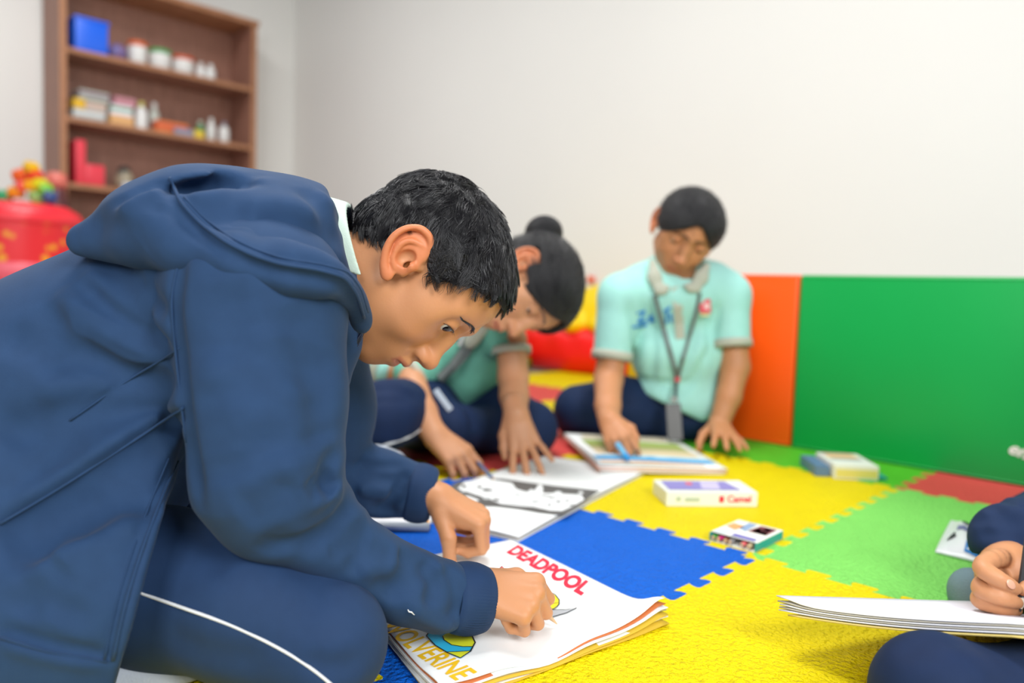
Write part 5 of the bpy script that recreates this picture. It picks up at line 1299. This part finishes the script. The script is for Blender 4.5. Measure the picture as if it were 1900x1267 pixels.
A3b = Field(W3-[.14]*3, W3+[.14]*3, 0.0022); J3 = hand(A3b, W3, X3, Z3, 1, 0.90, curls=((40, 50, 25), (48, 58, 30), (52, 60, 30), (55, 60, 30)), thumb=[(0.016, 0.021, -0.008), (0.040, 0.038, -0.014), (0.064, 0.038, -0.024), (0.082, 0.030, -0.034)])
A3b.cap(g3(1128, 765, 1.75), W3, .027, .022, k=.01); B3.add(A3b)
A3c = wfield((1295, 590), (1410, 830), 1.70, 2.08, 0.003)
A3c.chain([g3(1357, 600, 2.0), g3(1364, 680, 1.985), g3(1352, 735, 1.95), g3(1334, 788, 1.915)], [.038, .035, .030, .0235], k=.01); B3.add(A3c)
W4 = g3(1334, 786, 1.915); K4 = fl(1352, 826, .030); X4 = nrm(K4-W4)
A3d = Field(W4-[.15]*3, W4+[.15]*3, 0.0022); J4 = hand(A3d, W4, X4, vec(.1, .75, .6), -1, 0.92, curls=((-8, 14, 8), (-10, 16, 8), (-10, 16, 8), (-6, 14, 8)), spread=(15, 4, -9, -22), thumb=[(0.014, 0.022, -0.008), (0.036, 0.044, -0.020), (0.058, 0.054, -0.034), (0.076, 0.056, -0.044)])
A3d.cap(g3(1346, 750, 1.94), W4, .028, .022, k=.01); B3.add(A3d)
IN3 = wfield((1085, 460), (1415, 810), 1.8, 2.2, 0.012); IN3.chain([g3(1255, 520, 2.0), g3(1257, 640, 2.03), g3(1265, 750, 2.08)], [.045, .06, .07], k=.02)
IN3.chain([g3(1255, 545, 2.0), g3(1150, 560, 1.98), g3(1140, 620, 1.95)], .032, k=.02); IN3.chain([g3(1255, 545, 2.0), g3(1350, 555, 2.0), g3(1357, 610, 2.0)], .032, k=.02); B3.add(IN3)
B3.build(SKIN2, G3)
T3 = wfield((1010, 680), (1330, 850), 1.80, 2.25, 0.005)
T3.chain([g3(1235, 765, 2.10), g3(1150, 752, 2.06), g3(1072, 758, 2.03)], [.085, .070, .060], k=.03); T3.chain([g3(1070, 774, 2.07), g3(1130, 782, 2.08), g3(1200, 782, 2.09)], [.055, .048, .042], k=.03)
T3.chain([g3(1290, 765, 2.08), g3(1262, 770, 2.08), g3(1180, 766, 2.07)], [.080, .060, .055], k=.03); T3.plane((0, 0, .001), (0, 0, -1))
T3.pstroke([(1090, 730), (1130, 745), (1180, 750)], .012, .006); T3.pstroke([(1200, 745), (1240, 770), (1290, 775)], .012, .006)
fieldobj('trousers', T3, NAVYP, G3)
eye_parts(H3, R3_, G3, (0.85, 0, -0.55)); hair_build('hair', H3, R3_, G3, girl='tied', n=2600, h=0.003, th=0.011); brow_hair('eyebrows', H3, R3_, G3, F=F3, n=90)
mk = root('crayon_marker', g3(1150, 826, 1.7), 'blue marker held over the thick colouring book', 'marker')
tp = fl(1166, 853, .034); bk_ = g3(1128, 798, 1.715); dm = nrm(bk_-tp)
MB().tube([tp+dm*.022, bk_], .0058, 12).build('barrel', plastic('#6fc0ea'), mk, smooth=False); MB().tube([tp+dm*.006, tp+dm*.022], [.0052, .0062], 12).build('cap', plastic('#2a9ae0'), mk); MB().tube([tp, tp+dm*.007], [.0012, .003], 8).build('nib', plastic('#1f7fd0'), mk)

# ================= middle girl, writing in the big sketchbook
G2 = root('person', at(860, 800, 1.75)*[1, 1, 0], 'person with black hair bun bent low, one hand flat on the big sketchbook, one drawing', 'person')
B2 = Body(); H2 = at(972, 537, 1.52); R2_ = axes(vec(0.06, -0.88, 0.46), vec(0.98, 0.06, 0.02))
F2_ = B2.head(H2, R2_, 1.04, at(895, 590, 1.70))
S2_ = wfield((690, 540), (1010, 800), 1.55, 2.0, 0.005)
S2_.chain([at(905, 610, 1.75), at(860, 670, 1.80), at(835, 745, 1.88)], [.075, .085, .085], k=.04); S2_.cap(at(915, 608, 1.71), at(932, 618, 1.69), .046, .042, k=.03); S2_.cap(at(860, 640, 1.73), at(800, 665, 1.70), .055, .050, k=.03)
S2_.cap(at(800, 665, 1.70), at(765, 690, 1.665), .048, .042, k=.02); SL2 = wfield((690, 540), (1010, 800), 1.55, 2.0, 0.005); SL2.cap(at(925, 600, 1.69), at(949, 665, 1.66), .047, .039, k=0); SL2.plane(at(949, 654, 1.66), at(949, 665, 1.66)-at(940, 620, 1.67), k=.002)
hh_ = np.maximum(0.02-np.abs(S2_.D-SL2.D), 0)/0.02; S2_.D = np.minimum(S2_.D, SL2.D)-hh_*hh_*0.005
S2_.plane(at(948, 650, 1.66), vec(0, -1, 0), k=.002) if False else None
for px in ([(800, 640), (830, 680), (820, 715)], [(850, 620), (860, 660), (845, 700)], [(880, 640), (872, 670), (850, 705)]): S2_.pstroke(px, .010, .007)
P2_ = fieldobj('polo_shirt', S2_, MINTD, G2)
ring('sleeve_trim', at(948, 644, 1.662), at(949, 657, 1.659), .0395, TRIM, P2_); ring('sleeve_trim', at(770, 687, 1.668), at(760, 694, 1.662), .042, TRIM, P2_)
FC2 = wfield((830, 560), (960, 680), 1.55, 1.85, 0.004); FC2.chain(spl([at(920, 590, 1.68), at(896, 606, 1.655), at(872, 636, 1.655)], 4), [.014]*9, k=.01) ; fieldobj('collar', FC2, TRIM, P2_)
sp2 = lambda *ps: [S2_.march(*p) for p in ps]
ln2 = root('lanyard', at(850, 660, 1.7), 'grey lanyard with pale name card on the person with the hair bun', 'lanyard')
l2 = sp2((893, 610), (880, 635), (862, 660), (842, 682), (818, 704)); ribbon('strap', l2, .016, LANY, ln2, .010)
ribbon('strap', sp2((868, 622), (858, 650), (840, 675), (815, 700)), .013, LANY, ln2, .010)
MB().box(at(822, 742, 1.565), (.012, .052, .003), mrot(axes(vec(.80, .60, 0), vec(.2, .2, .95))), bev=.001).build('name_card', mat('card_pale', '#b9c6d2', .3), ln2)
pz = S2_.march(857, 632)-FWD*.008; ry = mrot(axes(vec(.35, .94, 0), -FWD)); MB().box(pz, (.024, .012, .002), ry).build('woven_label', WHITEINK, ln2)
textmesh('lettering', 'ARY', .011, frame4(pz-FWD*.0016-vec(.35, .94, 0)*.0105-vec(.94, -.35, 0)*.004, vec(.35, .94, 0), vec(-.94, .35, 0)), INK, ln2, extrude=.0002, bold=.0003)
A2 = wfield((910, 600), (1000, 820), 1.48, 1.74, 0.0028)
A2.chain([at(949, 630, 1.665), at(952, 700, 1.65), at(954, 735, 1.615), at(957, 769, 1.57)], [.034, .0325, .030, .0245], k=.01); B2.add(A2)
W5 = at(957, 767, 1.562); X5 = vec(.24, -.90, .36)
A2b = Field(W5-[.16]*3, W5+[.16]*3, 0.002); hand(A2b, W5, X5, vec(.12, .38, .92), -1, 0.94, curls=((-10, 10, 4), (-12, 10, 4), (-12, 10, 4), (-10, 10, 4)), spread=(16, 5, -8, -24), thumb=[(0.014, 0.020, -0.006), (0.040, 0.036, -0.010), (0.066, 0.042, -0.012), (0.086, 0.044, -0.012)])
A2b.cap(at(955, 745, 1.60), W5, .029, .023, k=.01); B2.add(A2b)
W6 = at(806, 806, 1.53); X6 = vec(.74, -.56, .36); Z6 = vec(.34, .66, .67)
A2c = Field(W6-[.17]*3, W6+[.17]*3, 0.002); J6 = hand(A2c, W6, X6, Z6, 1, 0.98, curls=((22, 30, 14), (24, 34, 18), (28, 36, 18), (30, 36, 18)), spread=(6, -1, -7, -15), thumb=[(0.016, 0.021, -0.010), (0.046, 0.030, -0.024), (0.072, 0.028, -0.036), (0.092, 0.022, -0.040)])
A2c.chain([at(764, 712, 1.62), at(785, 765, 1.56), W6], [.031, .028, .0235], k=.01); B2.add(A2c)
IN2 = wfield((690, 540), (1010, 800), 1.55, 2.0, 0.012); IN2.chain([at(900, 600, 1.74), at(860, 670, 1.80), at(835, 750, 1.88)], [.045, .06, .07], k=.02); IN2.chain([at(890, 620, 1.74), at(946, 628, 1.67), at(949, 640, 1.66)], .03, k=.02); IN2.chain([at(890, 620, 1.74), at(800, 665, 1.70), at(762, 700, 1.64)], .03, k=.02); B2.add(IN2)
B2.build(SKIN3, G2)
T2 = wfield((600, 660), (1060, 900), 1.36, 2.05, 0.005)
T2.chain([at(830, 775, 1.92), at(780, 765, 1.70), at(718, 768, 1.52)], [.09, .078, .070], k=.03); T2.chain([at(700, 785, 1.50), at(650, 800, 1.55)], [.055, .05], k=.03)
T2.chain([at(850, 780, 1.92), at(930, 775, 1.80), at(985, 790, 1.73)], [.09, .072, .058], k=.03); T2.chain([at(985, 805, 1.72), at(900, 800, 1.72), at(835, 790, 1.62)], [.050, .046, .052], k=.03); T2.plane((0, 0, .001), (0, 0, -1))
T2.pstroke([(680, 725), (730, 720), (780, 740)], .012, .007); T2.pstroke([(660, 760), (710, 740), (770, 745)], .010, .005); T2.pstroke([(830, 735), (870, 760), (880, 800)], .012, .01)
TR2 = fieldobj('trousers', T2, NAVYP, G2)
MB().tube([T2.march(x, y)-FWD*.0005 for x, y in ((640, 838), (680, 833), (720, 824), (755, 812), (785, 794))], .0028, 8).build('side_piping', PIPING, TR2, smooth=True)
FK = wfield((610, 815), (780, 890), 1.36, 1.56, .004); FK.chain([at(640, 858, 1.45), at(700, 855, 1.44), at(732, 858, 1.44)], [.026, .026, .022], k=.02); FK.plane((0, 0, .001), (0, 0, -1)); fieldobj('sock', FK, mat('sock_grey', '#b4bcc8', 0.9, 0.3, 500, 0.05, 40), G2)
eye_parts(H2, R2_, G2, (0.86, -0.38, -0.34), 1.04); hair_build('hair', H2, R2_, G2, girl='bun', n=2600, h=0.003, th=0.014, scale=1.04); brow_hair('eyebrows', H2, R2_, G2, F=F2_, n=90, scale=1.04)
p2 = root('pencil', at(915, 880, 1.5), 'slim blue pencil in the drawing hand of the person with the hair bun', 'pencil')
tq = fl(917, 890, .010); MB().tube([tq, tq+nrm(at(868, 838, 1.555)-tq)*.006], [.0006, .003], 8).build('sharpened_tip', WOODT, p2); MB().tube([tq+nrm(at(868, 838, 1.555)-tq)*.006, at(868, 838, 1.555)], .0033, 6).build('shaft', plastic('#4f6f9a'), p2)

# ================= child half hidden behind the boy
G4 = root('person', at(600, 820, 1.85)*[1, 1, 0], 'person in mint polo mostly hidden behind the navy hooded jacket, round white badge showing', 'person')
B4 = Body(); H4 = at(575, 520, 1.80); R4_ = axes(vec(.45, -.55, .70), vec(.35, .80, .5)); B4.head(H4, R4_, 1.0, at(590, 610, 1.86), h=.003)
S4_ = wfield((480, 560), (740, 850), 1.6, 2.05, .006); S4_.chain([at(590, 640, 1.86), at(600, 720, 1.86), at(605, 800, 1.88)], [.09, .10, .10], k=.04); S4_.cap(at(635, 655, 1.84), at(705, 682, 1.81), .052, .040, k=.03); S4_.cap(at(545, 660, 1.84), at(535, 740, 1.82), .05, .045, k=.03)
S4_.pstroke([(680, 650), (672, 680), (650, 715)], .010, .010)
P4_ = fieldobj('polo_shirt', S4_, MINT, G4); ring('sleeve_trim', at(704, 681, 1.812), at(716, 685, 1.805), .040, TRIM, P4_)
A4 = wfield((680, 650), (790, 800), 1.7, 1.95, .004); A4.chain([at(695, 680, 1.815), at(738, 690, 1.81), at(722, 735, 1.84)], [.033, .031, .025], k=.01); B4.add(A4)
W7 = at(722, 735, 1.84); A4b = Field(W7-[.14]*3, W7+[.14]*3, .003); hand(A4b, W7, vec(-.5, -.85, -.1), vec(.7, .1, .7), -1, .8); B4.add(A4b); A5 = wfield((500, 700), (620, 840), 1.55, 1.9, .006); A5.chain([at(535, 740, 1.82), at(560, 800, 1.72), at(590, 820, 1.66)], [.034, .028, .024], k=.01); B4.add(A5); B4.build(SKIN2, G4)
T4 = wfield((430, 740), (700, 900), 1.5, 2.1, .007); T4.chain([at(590, 810, 1.92), at(540, 810, 1.78), at(490, 815, 1.70)], [.09, .075, .06], k=.03); T4.plane((0, 0, .001), (0, 0, -1)); fieldobj('trousers', T4, NAVYP, G4)
hair_build('hair', H4, R4_, G4, girl='tied', n=600, h=.004, th=.01); FB = wfield((600, 600), (670, 820), 1.55, 1.85, .004)
FB.chain(spl([at(622, 640, 1.72), at(632, 700, 1.69), at(636, 740, 1.69), at(633, 790, 1.70)], 5), [.014]*16, k=.008)
for k_ in range(8): FB.ell(at(631+3*(k_ % 2), 690+k_*13, 1.69), (.015, .015, .010), k=.004)
fieldobj('hair_braid', FB, HAIR, G4)
pb4 = S4_.march(652, 678)-FWD*.012
MB().sphere(pb4, (.031, .004, .031), mrot(np.stack([RGT, FWD, UP], 1)), 28, 10).build('round_badge', mat('badge_white', '#e2f0ea', .35), P4_, smooth=True)
MB().sphere(pb4-FWD*.004+UP*.010, (.006, .002, .006), mrot(np.stack([RGT, FWD, UP], 1))).build('badge_mark', ink('emblem_red', '#e0495a'), P4_, smooth=True)

# ================= child at the right edge, drawing in a book held on a knee
G5 = root('person', at(2050, 1250, .85)*[1, 1, 0], 'person at the right edge in dark navy sleeves, drawing in a sketchbook on one knee', 'person')
B5 = Body()
HN = wfield((1770, 970), (1960, 1170), .76, 1.06, .0014)
HN.ell(at(1868, 1070, 0.905), (.034, .030, .040), CAMR, k=.01); HN.cap(at(1880, 1016, 0.944), at(1872, 1056, 0.910), .024, .026, k=.01)
def fing(ps, rs): HN.chain(spl(ps, 3), spr(rs, len(rs), (len(ps)-1)*3+1), k=.004)
fing([at(1876, 1038, 0.915), at(1846, 1036, 0.866), at(1823, 1053, 0.844), at(1852, 1074, 0.830), at(1884, 1092, 0.830)], [.0105, .0098, .0092, .0082, .0066])
fing([at(1880, 1066, 0.920), at(1842, 1074, 0.866), at(1820, 1091, 0.847), at(1852, 1107, 0.832), at(1886, 1118, 0.834)], [.0105, .0098, .0090, .0080, .0066])
fing([at(1880, 1086, 0.920), at(1838, 1098, 0.871), at(1818, 1112, 0.854), at(1852, 1125, 0.840), at(1886, 1132, 0.842)], [.0100, .0092, .0086, .0076, .0062])
fing([at(1880, 1101, 0.920), at(1848, 1118, 0.886), at(1832, 1128, 0.866), at(1858, 1138, 0.852), at(1884, 1142, 0.852)], [.0090, .0084, .0078, .0068, .0056])
fing([at(1905, 1046, 0.920), at(1930, 1068, 0.881), at(1920, 1086, 0.847), at(1901, 1094, 0.834)], [.0125, .0110, .0095, .0070]); B5.add(HN)
fingernail(HN.march(1876, 1084), at(1884, 1092, .84)-at(1862, 1074, .84), UP*.5-FWD, .0062, .0046, G5)
H5 = at(2180, 560, 1.05); R5_ = axes(vec(-.55, -.75, .2), vec(-.5, .80, .0)); F5 = B5.head(H5, R5_, 1.0, at(2230, 700, 1.05), h=.003)
IN5 = wfield((1800, 640), (2400, 1300), .7, 1.2, .012); IN5.chain([at(2230, 690, 1.05), at(2240, 850, 1.05), at(2240, 1080, 1.05)], [.045, .06, .07], k=.02); IN5.chain([at(2200, 780, 1.12), at(2080, 940, 1.10), at(1885, 1005, .99)], [.035, .03, .022], k=.02); B5.add(IN5); B5.build(SKIN, G5)
def atz(x, d, z): p = at(x, 600, d); p[2] = z; return p
J5 = wfield((1760, 640), (2420, 1340), .66, 1.32, .0045)
J5.chain([at(2225, 760, 1.06), at(2240, 900, 1.06), atz(2240, 1.06, .15)], [.10, .115, .125], k=.04); J5.chain([at(2190, 790, 1.13), at(2080, 930, 1.11)], [.065, .062], k=.03)
J5.chain([at(2080, 940, 1.09), at(1970, 980, 1.02), at(1876, 1004, .950)], [.062, .053, .0475], k=.03); J5.chain([at(2270, 790, .95), at(2210, 940, .92), at(2100, 1010, .90)], [.065, .055, .045], k=.03)
J5.plane(at(1878, 1032, .925), vec(-.1, -.95, .25), k=.004)
for px in ([(1838, 937), (1862, 957), (1900, 977)], [(1850, 912), (1880, 935), (1910, 940)], [(1805, 964), (1850, 959), (1900, 999)], [(1812, 989), (1860, 989), (1900, 1014)]): J5.pstroke(px, .007, .011)
J5.pstroke([(1868, 925), (1890, 945), (1915, 955)], .006, -.008)
fieldobj('jacket', J5, mat('navy_jacket_dark', '#182c4e', 0.75, 0.2, 900, 0.05, 60, spec=0.25, bdist=0.0006), G5)
T5 = wfield((1580, 900), (2420, 1480), .52, 1.34, .0055)
def atz(x, d, z): p = at(x, 600, d); p[2] = z; return p
T5.chain([atz(2240, 1.06, .115), atz(2070, .72, .016), at(1885, 1338, .685), at(1738, 1294, .655)], [.115, .052, .056, .0545], k=.03); 
T5.chain([atz(2250, 1.12, .115), atz(2050, 1.22, .085)], [.11, .065], k=.03); T5.chain([atz(2050, 1.22, .06), atz(1900, 1.06, .045)], [.055, .042], k=.03)
T5.plane((0, 0, .001), (0, 0, -1))
T5.pstroke([(1660, 1215), (1740, 1185), (1850, 1200)], .012, .004)
fieldobj('trousers', T5, NAVYP, G5)
FK5 = wfield((1740, 1020), (1900, 1190), .88, 1.06, .004); FK5.chain([at(1801, 1090, .945), at(1812, 1112, .94), at(1856, 1122, .955)], [.023, .027, .028], k=.02); FK5.plane((0, 0, .001), (0, 0, -1)); fieldobj('sock', FK5, mat('sock_slate', '#6c858c', 0.9, 0.3, 500, 0.05, 40), G5)
hair_build('hair', H5, R5_, G5, girl=False, n=1500, h=.004)
eye_parts(H5, R5_, G5, (0.85, 0, -0.5))
# sketchbook on the knee
KA, KN, KF = at(1441, 1121, .80), at(1935, 1165, .64), at(1800, 1130, .90)
ka, kb = KN-KA, KF-KA; kn = nrm(np.cross(ka, kb)); kn = kn if kn[2] > 0 else -kn
kbk = root('sketchbook', (KA+KN)/2, 'sketchbook held nearly edge-on across a navy knee at the right edge', 'sketchbook')
def ksheet(name, m, off, th, du=0.0, curl=0.0):
    V = []; Fc = []; n = 18
    for lay in (0, -th):
        for i in range(n+1):
            for j in range(7):
                u, v = i/n*(1-du)+du*0.5, j/6
                V.append(KA+ka*u+kb*v+kn*(off+lay+curl*math.exp(-(u/0.10)**2)-0.004*math.sin(PI*min(1, u*1.1))))
    N1 = (n+1)*7; ix = lambda i, j, l: l*N1+i*7+j
    for i in range(n):
        for j in range(6): Fc += [(ix(i, j, 0), ix(i+1, j, 0), ix(i+1, j+1, 0), ix(i, j+1, 0)), (ix(i, j, 1), ix(i, j+1, 1), ix(i+1, j+1, 1), ix(i+1, j, 1))]
        Fc += [(ix(i, 0, 0), ix(i, 0, 1), ix(i+1, 0, 1), ix(i+1, 0, 0)), (ix(i, 6, 0), ix(i+1, 6, 0), ix(i+1, 6, 1), ix(i, 6, 1))]
    for j in range(6): Fc += [(ix(0, j, 0), ix(0, j+1, 0), ix(0, j+1, 1), ix(0, j, 1)), (ix(n, j, 0), ix(n, j, 1), ix(n, j+1, 1), ix(n, j+1, 0))]
    return meshobj(name, V, Fc, m, kbk)
PLAV = mat('paper_cool', '#e4e5ee', 0.8, 0.05, 60)
ksheet('top_page', PLAV, 0.002, .0012, 0, .007)
for k_ in range(4): ksheet('page', PLAV if k_ % 2 else GREY_EDGE, 0.0002-.0019*k_, .0013, .01+.006*((k_*3) % 4), .004-.001*k_)
ksheet('cover', mat('cover_kraft', '#d9c374', 0.7), -.0080, .0018, .10, .0)
pd = root('pencil', at(1897, 1090, .86), 'grey pencil with a pale sharpened tip held by the person at the right edge', 'pencil')
ta_, tb_ = at(1893, 1135, .832), at(1911, 1000, .862); td = nrm(tb_-ta_)
MB().tube([ta_+td*.014, tb_], .0056, 10).build('shaft', plastic('#3a3c40'), pd); MB().tube([ta_+td*.003, ta_+td*.014], [.0016, .0054], 10).build('sharpened_wood', mat('pencil_pale', '#d9cdb8', .6), pd); MB().tube([ta_, ta_+td*.0035], [.0004, .0016], 8).build('lead', INK, pd)
